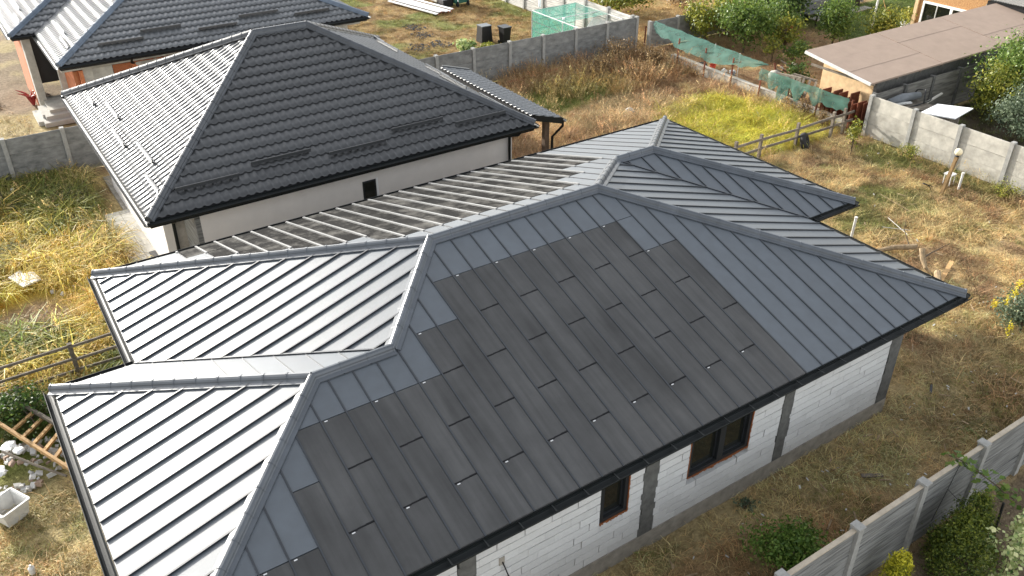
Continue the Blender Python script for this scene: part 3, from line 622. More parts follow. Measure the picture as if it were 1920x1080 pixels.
def downpipe(pts, parent): MB().tube(pts, .04, 8).build('downpipe', mGut, parent)
downpipe([(wx1 - .12, yf - .06, 2.9), (wx1 - .12, yf + .1, 2.75), (wx1 - .12, wy0 - .06, 2.55), (wx1 - .12, wy0 - .06, .05)], nb)
downpipe([(wx0 - .02, yf - .06, 2.9), (wx0 - .02, wy0 - .06, 2.55), (wx0 - .06, wy0 - .06, .05)], nb)
# lean-to porch roof at the far end, shallower pitch
pr_ = MB(); pr_.slab([Vector((-1.30, 12.55, 2.90)), Vector((-.27, 12.55, 2.6)), Vector((-.27, 17.8, 2.6)), Vector((-1.30, 17.8, 2.90))], -.02, -.14); pr_r = pr_.build('porch_roof', mDeck, nb)
courses(pr_r, (-.25, 12.55, 2.6), (0, 1, 0), (-1, 0, 0), 5.25, 0, 0, .29, 1.05, mTileB)  # same tile as the house; paler colour paints the light on this pitch
gutter(Vector((-.25, 12.5, 2.6)), Vector((-.25, 17.85, 2.6)), mGut, pr_r, .06); MB().beam((-1.3, 12.53, 2.86), (-.26, 12.53, 2.55), .03, .17).build('fascia', mGut, pr_r); MB().beam((-1.3, 17.83, 2.93), (-.26, 17.83, 2.63), .05, .12).build('fascia', mTileB, pr_r)
MB().box(-.62, -.46, 12.9, 13.06, 0, 2.55).build('porch_post', mat('post_brown', (.13, .085, .055), .8, .3), nb)
MB().box(-.62, -.46, 17.2, 17.36, 0, 2.55).build('porch_post', mConc, nb)
downpipe([(-.18, 12.62, 2.52), (-.18, 12.62, 2.35), (-.42, 12.8, 2.0), (-.42, 12.84, .05)], nb)
# ---- concrete apron beside the plastered house
ap = MB().box(-12.32, -10.6, 12.2, 19.1, -.1, .05); apo = structure('pavement', ap, mat('apron_bed', (.20, .19, .17), .95, .2))
for i in range(4):
    MB().box(-12.3 + i * .425, -12.3 + i * .425 + .415, 12.2, 19.08, .052, .075).build('slab', mPave, apo)
MB().box(-11.72, -11.15, 19.1, 22.0, -.1, .04).build('slab', mConc, apo)
tag(MB().box(-11.78, -11.46, 15.62, 16.02, .072, .10).build('drain_cover', mBlack, None, loc=(-11.62, 15.8, .08)), 'small black square cover set in the pale concrete apron', 'drain cover')
# ---- brick house still being built
xc, xcr, yc, zc, tC = -11.832, -.695, 24.622, 3.0, .391; HC = 4.6; yv, xw = 29.21, -12.651
nc = thing('brick_house', 'unfinished orange brick house behind the fence with pale concrete frame and tiled roof', 'house', (-7, 28, 0))
rc = MB(); T = lambda x, y, d: Vector((x, y, zc + tC * d))
rc.slab([T(xc, yc, 0), T(xcr, yc, 0), T(xcr - HC, yc + HC, HC), T(xc + HC, yc + HC, HC)], -.03, -.10)
rc.slab([T(xc, yc, 0), T(xc + HC, yc + HC, HC), T(xc + HC, yv + HC, HC), T(xc, yv, 0)], -.03, -.10)
rc.slab([T(xw, yv, 0), T(xc, yv, 0), T(xc + HC, yv + HC, HC), T(xw + HC, yv + HC, HC)], -.03, -.10)
rc.slab([T(xw, yv, 0), T(xw + HC, yv + HC, HC), T(xw + HC, 42, HC), T(xw, 42, 0)], -.03, -.10)
rc.slab([T(xcr, yc, 0), T(xcr, 38, 0), T(xcr - HC, 38, HC), T(xcr - HC, yc + HC, HC)], -.03, -.10)
rc.slab([T(xc + HC, yc + HC, HC), T(xcr - HC, yc + HC, HC), T(xcr - HC, 38, HC), T(xw + HC, 42, HC)], -.03, -.10)
rc.box(xc + .03, xcr - .03, yc + .03, 37, zc - .17, zc - .11); rc.box(xw + .03, xc + .1, yv + .03, 37, zc - .17, zc - .11)
ncr = rc.build('roof', mDeck, nc)
courses(ncr, (xc, yc, zc), (1, 0, 0), (0, 1, 0), xcr - xc, 1, 1, tC, HC, mTileB)
courses(ncr, (xc, yv, zc), (0, -1, 0), (1, 0, 0), yv - yc, -1, 1, tC, HC, mTileB, lip=.4)
courses(ncr, (xw, yv, zc), (1, 0, 0), (0, 1, 0), xc - xw, 1, -1, tC, HC, mTileB)
courses(ncr, (xw, 42, zc), (0, -1, 0), (1, 0, 0), 42 - yv, 0, 1, tC, HC, mTileB, lip=.4)
courses(ncr, (xcr, yc, zc), (0, 1, 0), (-1, 0, 0), 12, 1, 0, tC, 3.0, mTileB)
mCapB = metalsheet('cap_blue', (.10, .13, .17), .42, wav=.03); up3 = Vector((0, 0, .03))
cap_line(T(xc + HC, yc + HC, HC) + up3, T(xc, yc, 0) + up3, .27, mCapB, ncr, .4, .12, .085, .075); cap_line(T(xcr - HC, yc + HC, HC) + up3, T(xcr, yc, 0) + up3, .27, mCapB, ncr, .4, .12, .085, .075); cap_line(T(xw + HC, yv + HC, HC) + up3, T(xw, yv, 0) + up3, .27, mCapB, ncr, .4, .12, .085, .075)
for a, b in (((xc, yc), (xcr, yc)), ((xcr, yc), (xcr, 37)), ((xc, yv), (xc, yc)), ((xw, yv), (xc, yv)), ((xw, 40), (xw, yv))): gutter(Vector((*a, zc)), Vector((*b, zc)), mGut, ncr, .065)
for x0, x1, d in ((-10.4, -8.9, .6), (-8.9, -7.5, .95), (-7.0, -5.6, .6), (-5.4, -3.9, .95), (-3.4, -2.0, .6)): guard(ncr, (x0, yc + d, zc + tC * d + .03), (x1, yc + d, zc + tC * d + .03), mTile)
for y0, y1, d in ((25.6, 27.0, .55), (27.2, 28.7, .75)): guard(ncr, (xc + d, y0, zc + tC * d + .03), (xc + d, y1, zc + tC * d + .03), mTileB)
for y0, y1, d in ((30.0, 31.3, .5), (31.6, 33.0, .75)): guard(ncr, (xw + d, y0, zc + tC * d + .03), (xw + d, y1, zc + tC * d + .03), mTileB)
MB().box(xc + .1, xcr - .1, yc + .57, yc + .80, zc - .385, zc - .172).box(xc + .35, xc + .62, yc + .62, yv + 2, zc - .385, zc - .172).build('ring_beam', mConcL, nc)
cw = MB().box(xc + 1.05, xcr - .6, yc + .68, 36, 0, zc - .40).build('wall', mMortar, nc)
brk = unit_mesh('brick', mBrick, MB().box(0, 1, 0, .04, 0, 1)); bh, bl = .235, .42; z = zc - .40 - .235 * 6; row = 0
while z < zc - .45:
    x = xc + 1.7 - (row % 2) * bl / 2
    while x < xcr - 1.3:
        inst('brick', brk, cw, (max(x, xc + 1.72), yc + .595 + random.uniform(-.004, .004), z), scale=(bl - .012, 1, min(bh - .012, zc - .40 - z))); x += bl
    z += bh; row += 1
for x0, x1 in ((-9.35, -7.6), (-6.85, -6.0), (-5.2, -4.1)):       # mortar smears along the top course
    mb = MB(); x = x0
    while x < x1: d_ = random.uniform(.05, .14); mb.box(x, x + d_, yc + .582, yc + .60, zc - .54 - random.random() * .06, zc - .45 + random.random() * .03); x += d_ * 1.05
    mb.build('mortar_smear', mConcL, cw)
for x0, x1, y0, y1 in ((xc + .7, xc + 1.05, yc + .62, yc + 1.0), (xcr - 1.2, xcr - .62, yc + .62, yc + 1.2), (xc + .35, xc + .65, yv - .6, yv - .2)): MB().box(x0, x1, y0, y1, 0, zc - .395).build('concrete_column', mConcL, nc)
MB().box(xc + 1.05, xc + 1.7, yc + .59, yc + .7, 0, zc - .40).build('concrete_column', mConcL, nc)
# recessed porch on the left: red jamb strips, dark opening, brick pier, steps
for k in range(2): MB().box(xc + .42 + k * .2, xc + .54 + k * .2, yc + .5, yc + .6, .3, zc - .40).build('brick_jamb', mBrick, nc)
MB().box(xc + .55, xc + 1.04, yc + 1.2, 28.8, 0, zc - .52).build('wall', mBrick, nc)
z = .3; row = 0
while z < 2.4:
    y = 26 - (row % 2) * .2
    while y < 28.6: inst('brick', brk, nc, (xc + .545, y + bl - .012, z), scale=(bl - .012, 1, bh - .012), rot=(0, 0, R(-90))); y += bl
    z += bh; row += 1
MB().box(xw + .35, xw + .62, yv + .35, yv + .9, 0, zc - .175).build('concrete_column', mConcL, nc); MB().box(xw + .34, xw + .6, yv + .9, 33, 0, zc - .175).build('brick_pier', mBrick, nc)
MB().box(xw + .62, xc + .56, yv + .6, yv + .7, 1.0, zc - .175).build('opening_shade', mBlack, nc)  # solid black panel paints the shade inside the opening
MB().box(xw + .5, xc + .6, 28.3, yv + .7, 0, .42).build('porch_slab', mConcL, nc)
for k in range(2): MB().box(xw + .30 - k * .12, xc + .5, 28.3 - .3 * (k + 1), 28.3 - .3 * k - .002, 0, .30 - .14 * k).build('step', mPave, nc)
for k in range(2): MB().box(xw + .22 - .22 * k + .0, xw + .498 - .22 * k, 28.3 - .3 * k, yv + .2, 0, .30 - .14 * k - .003).build('step', mPave, nc)
downpipe([(-9.55, yc - .04, 2.9), (-9.55, yc + .15, 2.7), (-9.45, yc + .33, 2.62)], nc)

# ================================================================ FENCES
def plate_mesh(name, m, L_, h, th=.05, arch=0):
    return unit_mesh(name, m, MB().box(0, L_, -th / 2, th / 2, 0, h - .022).box(.01, L_ - .01, -th / 4, th / 4, h - .024, h + .002))
def panel_fence(name, label, a, b, h, n_pl, m, mp, group='concrete panel fences', pitch=1.72, cap=None, postw=.13, start=0):
    a = Vector((*a, 0)); b = Vector((*b, 0)); d = (b - a); L_ = d.length; d.normalize(); ang = math.atan2(d.y, d.x); f = thing(name, label, 'fence', (a.x, a.y, 0), group)
    pm = plate_mesh('plate', m, pitch - postw * .6, h / n_pl); po = unit_mesh('post', mp, MB().box(-postw / 2, postw / 2, -.085, .085, -.1, h + .05)); k = 0; s = 0
    while s <= L_ + .01:
        p = a + d * s; inst('post', po, f, (p.x, p.y, 0), ang, rot=(random.uniform(-.016, .016), random.uniform(-.012, .012), ang))
        if s + pitch * .6 <= L_:
            for j in range(n_pl):
                q = a + d * (s + postw * .3); inst('plate', pm, f, (q.x, q.y, j * h / n_pl), ang, rot=(random.uniform(-.01, .01), random.uniform(-.004, .004), ang))
            if cap:
                q = a + d * (s + postw * .3)
                MB().beam(q + Vector((0, 0, h + .005)), q + d * (pitch - postw * .6) + Vector((0, 0, h + .005)), .075, .03).build('coping', cap, f)
        s += pitch
    if cap:
        s = 0
        while s <= L_ + .01:
            p = a + d * s; MB().box(p.x - .08, p.x + .08, p.y - .095, p.y + .095, h + .051, h + .08).build('post_cap', mp, f); s += pitch
    return f
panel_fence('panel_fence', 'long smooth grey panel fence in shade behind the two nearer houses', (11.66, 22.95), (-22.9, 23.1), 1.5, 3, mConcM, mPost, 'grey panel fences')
panel_fence('panel_fence', 'sunlit pale panel fence beside the yard with the globe lamp', (11.95, 10.62), (11.95, -6), 1.45, 3, mConcL, mPost, 'pale panel fences')
panel_fence('panel_fence', 'stone textured grey fence in the lower right corner with sandy coping', (-10.4 + .04, -1.96), (6, -1.96), 1.55, 3, mStrata, mPost, 'stone textured panel fences', cap=mat('coping_sand', (.42, .36, .28), .9, .15))
panel_fence('panel_fence', 'whitish rough fence behind the green netted pen', (11.62, 23.2), (11.62, 40), 1.5, 3, mStrataW, mPost, 'whitish panel fences')
panel_fence('panel_fence', 'dark rough fence running along the low flat roofed shed', (12.15, 10.68), (23, 10.68), 1.45, 3, mStrataD, mConcD, 'dark panel fences')
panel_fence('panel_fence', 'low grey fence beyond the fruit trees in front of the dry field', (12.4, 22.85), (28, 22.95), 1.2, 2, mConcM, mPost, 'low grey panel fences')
# wooden rail fences
def rail_fence(label, x0, x1, y, posts, rails, hgt, rh=.085):
    f = thing('rail_fence', label, 'fence', ((x0 + x1) / 2, y, 0), 'weathered wooden rail fences')
    for x in posts: MB().beam((x, y, -.1), (x + random.uniform(-.03, .03), y + random.uniform(-.03, .03), hgt), .09, .09, (0, 1, 0)).build('post', mWoodG, f)
    xs = sorted(posts)
    for zz in rails:
        for p, q in zip([x0] + xs, xs + [x1]):
            if q - p > .1: MB().beam((p, y - .06, zz + random.uniform(-.02, .02)), (q, y - .06, zz + random.uniform(-.03, .03)), .035, rh).build('rail', mWoodG, f)
    return f
rail_fence('weathered two rail fence between the bright yellow grass and the lamp yard', 5.5, 11.85, 11.2, [5.9, 7.1, 8.93, 10.8, 11.45], [.42, .74], .92)
rail_fence('weathered three rail fence crossing the golden grass left of the roofs', -19, -12.9, 11.25, [-18.2, -16.4, -14.5, -13.3], [.25, .55, .88], .95, .06)
# shade net fence on a low wall
nf = thing('net_fence', 'torn green shade net on rusty posts above a low concrete wall', 'fence', (11.8, 16, 0))
MB().add([(11.72, 20.6, -.1), (11.92, 20.6, -.1), (12.0, 11.4, -.1), (11.8, 11.4, -.1), (11.72, 20.6, .42), (11.92, 20.6, .42), (12.0, 11.4, .30), (11.8, 11.4, .30)], [(3, 2, 1, 0), (4, 5, 6, 7), (0, 1, 5, 4), (1, 2, 6, 5), (2, 3, 7, 6), (3, 0, 4, 7)]).build('low_wall', mConcL, nf)
NP = [(11.66, 22.3), (11.66, 20.15), (11.66, 18.5), (11.69, 17.0), (11.72, 15.5), (11.76, 14.1), (11.8, 12.75), (11.84, 11.3)]
for i, (x, y) in enumerate(NP):
    MB().beam((x, y, -.1), (x + .02, y + random.uniform(-.03, .03), 1.25 - .02 * i), .05, .05, (1, 0, 0)).build('post', mRust, nf)
def net(name, rows, m, parent):
    n = len(rows[0]); mb = MB(); mb.v = [tuple(p) for r in rows for p in r]
    mb.f = [(j * n + i, j * n + i + 1, (j + 1) * n + i + 1, (j + 1) * n + i) for j in range(len(rows) - 1) for i in range(n - 1)]
    return mb.build(name, m, parent, smooth=True)
rows = []                                    # upper stretch: the net sags towards the field like an awning
for j in range(9):
    t = j / 8; r = []
    for i in range(41):
        s_ = i / 40; y = 22.2 - 6.7 * s_; env = math.sin(math.pi * min(1, s_ * .98 + .03)) ** .6; k1 = mnoise.noise(Vector((i * .22, j * .30, 3))); k2 = mnoise.noise(Vector((i * .55, j * .7, 9)))
        r.append((12.15 - .1 * s_ - .62 * env * t + .06 * k2, y + .25 * k1 * t, 1.45 - .17 * s_ - .52 * env * t ** 1.4 * (1 + .5 * k1) + .09 * k2 * t - .04 * math.sin(math.pi * ((s_ * 4.2) % 1))))
    rows.append(r)
net('shade_net', rows, mNet, nf)
rows = []
for j in range(8):
    t = j / 7; r = []
    for i in range(31):
        s_ = i / 30; y = 15.5 - 4.2 * s_; low = .52 + .42 * mnoise.noise(Vector((i * .33, 5, 1))) + .14 * mnoise.noise(Vector((i * .9, 2, 4)))
        r.append((11.62 + .07 * mnoise.noise(Vector((i * .5, j * .4, 7))), y + .06 * mnoise.noise(Vector((i * .6, j * .5, 2))), 1.22 - .03 * math.sin(math.pi * ((s_ * 3) % 1)) - t * max(.18, min(low, .8))))
    rows.append(r)
net('shade_net', rows, mNet, nf)
rows = [[(11.64 + .02 * math.sin(i + j), 14.55 - .55 * i / 8, 1.1 - .98 * j / 6) for i in range(9)] for j in range(7)]
net('shade_net', rows, mNet, nf)
wires = MB()
for zz in (.35, .6, .85):
    for p, q in zip(NP[1:], NP[2:]): wires.tube([(p[0] + .03, p[1], zz), (q[0] + .03, q[1], zz)], .004, 4)
wires.build('wire', mRust, nf)
# ================================================================ PLANTS
def leaves(name, C, Nn, size, asp, rnd, m, parent, droop=0):
    n = len(C); Nn = Nn / (np.linalg.norm(Nn, axis=1, keepdims=True) + 1e-9)
    a = np.cross(Nn, rng.normal(size=(n, 3))); a /= np.linalg.norm(a, axis=1, keepdims=True) + 1e-9; b = np.cross(Nn, a)
    L_ = size[:, None] * a; Wd = (size * asp)[:, None] * b
    v = np.stack([C - L_ * .5, C + Wd * .5 + Nn * size[:, None] * .08, C + L_ * .5 - Nn * size[:, None] * droop, C - Wd * .5 + Nn * size[:, None] * .08], 1).reshape(-1, 3) - np.array(ORG[parent])
    me = bpy.data.meshes.new(name); me.vertices.add(4 * n); me.vertices.foreach_set('co', v.ravel().astype(np.float32))
    me.loops.add(4 * n); me.loops.foreach_set('vertex_index', np.arange(4 * n, dtype=np.int32)); me.polygons.add(n); me.polygons.foreach_set('loop_start', np.arange(0, 4 * n, 4, dtype=np.int32)); me.update(calc_edges=True)
    at = me.attributes.new('rnd', 'FLOAT', 'FACE'); at.data.foreach_set('value', rnd.astype(np.float32)); me.materials.append(m)
    o = bpy.data.objects.new(name, me); S.collection.objects.link(o); o.parent = parent; ORG[o] = ORG[parent]; return o
def tree(name, label, cat, x, y, h, r, m, n=3000, ls=.07, base=.25, clumps=26, asp=.55, group=None, trunk_r=.05, up=.35, tall=None, dense=.33, part='crown'):
    t = thing(name, label, cat, (x, y, 0), group); C0 = np.array([x, y, h * base + (h - h * base) * .5]); hz = (h - h * base) * .5
    g = rng.normal(size=(clumps, 3)); g /= np.linalg.norm(g, axis=1, keepdims=True); g *= rng.random((clumps, 1)) ** .45; cc = C0 + g * np.array([r, r, hz]) * .82
    tr_ = MB(); top = Vector((x + random.uniform(-.1, .1) * r, y, h * .72)); tr_.tube([(x, y, -.1), (x + .02, y, h * base), tuple(top)], [trunk_r, trunk_r * .8, trunk_r * .25], 7)
    for k in range(min(clumps, 14)):
        p0 = Vector((x, y, h * base * .6)).lerp(top, random.random() * .8); p1 = Vector(cc[k]); mid = p0.lerp(p1, .5) + Vector((0, 0, .05 * h)); tr_.tube([p0, mid, p1], [trunk_r * .5, trunk_r * .3, trunk_r * .1], 5)
    tr_.build('trunk' if h > 1.3 else 'stem', mBark, t)
    k = rng.integers(0, clumps, n); d = rng.normal(size=(n, 3)); rc = dense * r * (.7 + .6 * rng.random(clumps))
    P_ = cc[k] + d * rc[k][:, None] * np.array([.62, .62, .62 * min(1.3, hz / r)]); P_[:, 2] = np.maximum(P_[:, 2], .03)
    nn = rng.normal(size=(n, 3)) * .8 + d * .5 + np.array([0, 0, up])
    rnd = np.clip(.45 + .28 * rng.normal(size=n) + .3 * (rng.random(clumps)[k] - .5), 0, 1)
    leaves(part, P_, nn, ls * (.6 + .8 * rng.random(n)), asp, rnd, m, t); return t
mLeafB = leafmat('leaf_bright', [(.07, .14, .025), (.15, .26, .045), (.28, .38, .08)])
gt = 'garden trees and bushes behind the netting'
tree('fruit_tree', 'yellow green round tree nearest the wire end of the green netting', 'tree', 15.2, 22.0, 2.3, 1.15, mLeafY, 2600, .13, .12, group=gt)
tree('fruit_tree', 'dense dark green round tree directly behind the sagging net', 'tree', 15.6, 20.0, 2.5, 1.35, mLeafG, 5200, .13, .08, 40, group=gt)
tree('fruit_tree', 'darkest tall tree at the top edge behind the round one', 'tree', 19.3, 22.2, 3.2, 1.5, mLeafD, 3800, .14, .12, 34, group=gt)
tree('fruit_tree', 'loose spindly yellowing tree between the dark tree and the shed', 'tree', 17.2, 19.0, 1.9, .95, mLeafY, 1100, .13, .1, 22, group=gt, dense=.25)
tree('fruit_tree', 'light green bushy tree beside the garden table', 'tree', 19.8, 18.4, 2.4, 1.05, mLeafG, 3400, .12, .1, 30, group=gt)
tree('fruit_tree', 'yellow tinged bush against the far edge of the brown flat roof', 'tree', 21.0, 16.8, 2.2, 1.0, mLeafY, 2600, .12, .1, group=gt)
tree('fruit_tree', 'low green shrub at the left corner of the shed', 'shrub', 14.2, 15.7, 1.0, .6, mLeafD, 900, .1, .1, 14, group=gt)
tree('fruit_tree', 'small sparse tree on the dry soil left of the wood pile', 'tree', 15.6, 18.3, 1.2, .6, mLeafY, 500, .1, .2, 14, group=gt, dense=.25)
tree('fruit_tree', 'leafy green tree between the round dark tree and the table', 'tree', 18.2, 20.4, 2.3, 1.1, mLeafG, 3200, .13, .08, 30, group=gt)
tree('fruit_tree', 'yellowish tree at the top edge over the low grey fence', 'tree', 16.9, 22.4, 2.2, 1.1, mLeafY, 2400, .13, .08, 28, group=gt)
tree('fruit_tree', 'dark bushy tree at the top edge left of the garden bench', 'tree', 21.0, 22.2, 2.4, 1.2, mLeafD, 3200, .13, .06, 30, group=gt)
tree('fruit_tree', 'small green bush beside the tree trunk near the scrap timber', 'bush', 16.2, 17.6, 1.1, .75, mLeafG, 1300, .11, .04, 18, group=gt)
tree('leafy_bush', 'bright green wide bush in the dry field behind the white fence', 'bush', 15.3, 28.6, 1.8, 1.9, mLeafY, 3000, .16, .05, 30)
tree('leafy_bush', 'grey brown bare bush in the dry field', 'bush', 18.6, 27.4, 1.0, 1.0, mDry, 900, .1, .05)
tree('garden_tree', 'large green tree overhanging the junk at the right picture edge', 'tree', 18.6, 9.1, 2.9, 1.65, mLeafG, 6500, .12, .06, 44)
tree('garden_tree', 'yellow flecked tree beneath the flat roof at the right edge', 'tree', 17.1, 9.0, 2.2, 1.15, mLeafY, 3000, .11, .06, 28)
tree('garden_tree', 'silvery leaved shrub behind the pale panel fence', 'shrub', 16.0, 7.3, 1.9, 1.1, mLeafS, 3600, .10, .05, 30)
tree('flowering_shrub', 'green shrub with yellow flower spikes at the right edge of the yard', 'shrub', 4.75, .65, 1.15, .75, mLeafS, 2600, .075, .05, 26)
tree('flowering_shrub', 'low green shrub in shade below the yellow flowered one', 'shrub', 4.5, -.55, .8, .6, mLeafG, 1500, .07, .05, 18)
fs = thing('flower_spikes', 'cluster of bright yellow flower spikes rising above the silvery shrub', 'flowers', (4.3, .75, .3))
C_ = []
for fx, fy, fz, fh in ((3.95, .55, .42, .3), (4.3, .95, .85, .22), (4.55, .95, .95, .2), (4.9, 1.05, 1.05, .2), (4.1, 1.1, .75, .18)):
    C_.append(np.array([fx, fy, fz]) + rng.normal(size=(70, 3)) * np.array([.035, .035, fh * .35]))
C_ = np.concatenate(C_); leaves('blossom', C_, rng.normal(size=C_.shape) + [0, 0, .6], .045 * np.ones(len(C_)), .7, rng.random(len(C_)), mFlower, fs)
tree('sapling', 'thin young tree with yellow green leaves by the rail fence', 'tree', 10.0, 9.7, 1.45, .32, mLeafY, 420, .085, .22, 16, trunk_r=.02, dense=.3)
tree('leafy_bush', 'rich green bush growing by the street side wall near the bottom', 'bush', -5.5, -1.2, .9, .76, mLeafB, 5200, .065, .02, 34)
tree('leafy_bush', 'small dark weed clump at the foot of the white block wall', 'weed', -5.05, .28, .16, .22, mLeafS, 200, .06, .02, 8)
tree('leafy_bush', 'dark ivy like clump against the front fence', 'weed', -3.15, -1.6, .4, .38, mLeafD, 600, .06, .02, 12)
tree('leafy_bush', 'green bramble by the timber at the left edge', 'bush', -15.7, 10.2, .75, .85, mLeafD, 2600, .07, .02, 26)
tree('leafy_bush', 'smaller green bramble close to the roof corner at the left', 'bush', -15.0, 9.9, .55, .5, mLeafG, 1300, .06, .02, 18)
tree('cabbage_plant', 'pale leafed vegetable clump just behind the grey fence', 'plant', 5.0, 27.0, .6, .55, mLeafV, 260, .22, .1, 14)
tree('yellow_plant', 'low yellow green bush beside the black bins', 'plant', 6.0, 26.6, .4, .5, mLeafY, 300, .14, .05, 12)
gb = 'dry brown bushes along the fence corner'
for x, y, h, r, l in ((9.6, 21.6, 1.25, .9, 'large dry brown bush in the corner of the grey fence and the netting'), (8.2, 21.0, .95, .7, 'dry brown bush left of the largest one at the grey fence'), (10.6, 20.4, 1.1, .7, 'rusty brown bush below the sagging green net'), (9.0, 19.9, .8, .7, 'low dry bush in front of the brown bushes at the corner')):
    tree('dry_bush', l, 'bush', x, y, h, r, mDry, 2600, .065, .03, 30, group=gb, up=.6)
for x, y, h, r, l in ((11.5, 13.9, .6, .35, 'straw coloured weed against the netting near the pallet'), (11.45, 13.0, .75, .4, 'tall straw coloured weed in front of the rusty posts'), (11.3, 12.0, .7, .3, 'dry weed beside the corner of the pale fence')): tree('dry_weed', l, 'weed', x, y, h, r, mDry, 600, .05, .03, 14, group='dry weeds along the netting', up=.6)
for x, y, h, l in ((11.35, 8.3, .55, 'olive weed clump at the foot of the second pale fence bay'), (11.4, 4.9, .5, 'weed heap at the foot of the last pale fence bay')): tree('dry_weed', l, 'weed', x, y, h, .5, mLeafY, 700, .05, .03, 16, group='weeds at the foot of the pale fence')
# thujas and the vine in the corner garden
def thuja(label, x, y, h, r, m, n):
    t = thing('thuja', label, 'conifer', (x, y, 0), 'clipped conifers in the corner garden'); MB().tube([(x, y, -.1), (x, y, h * .8)], [.05, .015], 6).build('trunk', mBark, t)
    k = 90; u = rng.random(k); ang = rng.random(k) * 6.283; rad = r * np.sqrt(np.clip(1 - u ** 1.7, .05, 1)) * (.6 + .45 * rng.random(k)); cc = np.stack([x + rad * np.cos(ang), y + rad * np.sin(ang), .06 + u * h * .97], 1)
    i = rng.integers(0, k, n); d = rng.normal(size=(n, 3)); P_ = cc[i] + d * np.array([.07, .07, .09]) * (r / .6); out = np.stack([np.cos(ang[i]), np.sin(ang[i]), .3 + 0 * ang[i]], 1)
    P_[:, 2] = np.maximum(P_[:, 2], .02); rnd = np.clip(.4 + .3 * (d @ np.array([0, 0, 1])) * .6 + .25 * rng.normal(size=n) + .25 * (rng.random(k)[i] - .5), 0, 1)
    leaves('crown', P_, out * .6 + rng.normal(size=(n, 3)) * .6, .05 * (.6 + .8 * rng.random(n)), .4, rnd, m, t)
thuja('dark green rounded conifer in front of the textured fence', -3.2, -2.75, 1.18, .56, mThuja, 11000)
thuja('taller dark conifer right of the first beside the fence', -2.72, -2.6, 1.3, .46, mThuja, 9000)
thuja('bright yellow tipped small conifer at the bottom edge', -4.5, -2.45, .92, .30, mThujaY, 4200)
vs = thing('variegated_shrub', 'cream and green variegated shrub in the bottom right corner', 'shrub', (-2.45, -3.35, 0))
for k in range(9):
    bx, by = -2.98 + .13 * k, -3.2 + random.uniform(-.22, .2); hh = random.uniform(.7, 1.15); MB().tube([(bx, by, 0), (bx + .05, by, hh * .5), (bx + random.uniform(-.1, .15), by + .05, hh)], [.01, .008, .004], 5).build('stem', mBark, vs)
    n = 70; P_ = np.stack([bx + rng.normal(size=n) * .06, by + rng.normal(size=n) * .06, .1 + rng.random(n) * hh], 1); leaves('foliage', P_, rng.normal(size=(n, 3)) * .6 + [0, 0, .8], .085 * (.7 + .6 * rng.random(n)), .8, np.clip(rng.normal(.62, .3, n), 0, 1), mLeafV, vs)
for k, (x, y, z) in enumerate(((-2.93, -3.02, .42), (-2.80, -3.06, .36), (-2.95, -3.05, .3))):
    MB().lathe((x, y, z), [(.005, -.04), (.03, -.03), (.042, 0), (.03, .032), (.006, .04)], 12).build('quince', mat('quince%d' % k, (.55, .45, .08), .5, .15), vs, smooth=True)
vn = thing('vine', 'grape vine shoot leaning over the textured fence on a wire', 'vine', (-2.2, -2.2, 1.2))
pts = [(-2.62, -1.82, 1.66), (-2.45, -2.05, 1.58), (-2.3, -2.3, 1.42), (-2.1, -2.5, 1.22), (-1.95, -2.65, 1.05), (-1.8, -2.75, .92)]
MB().tube(pts, .012, 6).build('stem', mBark, vn); MB().tube([(-2.5, -2.0, 1.55), (-2.7, -2.02, 1.0), (-2.9, -2.03, .4)], .006, 5).build('wire', mBlack, vn); MB().tube([(-2.68, -2.02, 1.05), (-2.45, -2.2, .75), (-2.3, -2.35, .5)], .006, 5).build('wire', mBlack, vn)
n = 130; tt = rng.random(n) * 5; ii = tt.astype(int); fr = (tt - ii)[:, None]; pa = np.array(pts); P_ = pa[ii] * (1 - fr) + pa[ii + 1] * fr + rng.normal(size=(n, 3)) * .085
leaves('foliage', P_, rng.normal(size=(n, 3)) * .5 + [0, 0, 1], .11 * (.6 + .7 * rng.random(n)), .85, np.clip(rng.normal(.5, .25, n), 0, 1), mLeafG, vn)
solo('garden_stake', MB().tube([(-2.3, -2.85, 0), (-2.12, -2.72, 1.0)], .022, 8), mBlack, 'black metal stake standing in the soil beside the conifers', 'stake', (-2.3, -2.85, 0))
# red spiky plant
rp = thing('spiky_plant', 'dark red spiky plant in front of the brick house', 'plant', (-12.45, 30.6, 0))
for k in range(9):
    a = k * .7; l_ = random.uniform(.45, .7); MB().tube([(-12.45, 30.6, 0), (-12.45 + .18 * math.cos(a), 30.6 + .18 * math.sin(a), l_ * .7), (-12.45 + .5 * math.cos(a), 30.6 + .5 * math.sin(a), l_ * .95)], [.05, .045, .008], 5).build('leaf', mMagenta, rp)

# ================================================================ OBJECTS IN THE YARDS
lp = thing('garden_lamp', 'leaning wooden lamp post with round cream globe in the dry yard', 'lamp', (9.96, 6.2, 0))
MB().beam((9.96, 6.2, -.1), (10.1, 6.12, 1.22), .09, .09, (0, 1, 0)).build('post', mat('lamp_post', (.22, .14, .06), .8, .3, bump=.3), lp)
MB().lathe((10.11, 6.12, 1.22), [(.06, 0), (.065, .03), (.05, .05)], 12).build('collar', mBlack, lp)
MB().lathe((10.115, 6.115, 1.375), [(.115 * math.sin(t), -.115 * math.cos(t)) for t in np.linspace(.3, 3.13, 12)], 20).build('globe', mGlobe, lp, smooth=True)
def stub(label, x, y, h, lean=(0, 0), m=mPlast, r=.036, group='white plastic pipe stubs'):
    t = thing('pipe_stub', label, 'pipe', (x, y, 0), group); MB().tube([(x, y, -.1), (x + lean[0], y + lean[1], h)], r, 12).build('pipe', m, t); MB().tube([(x + lean[0], y + lean[1], h), (x + lean[0], y + lean[1], h + .04)], r * 1.25, 12).build('cap', m, t)
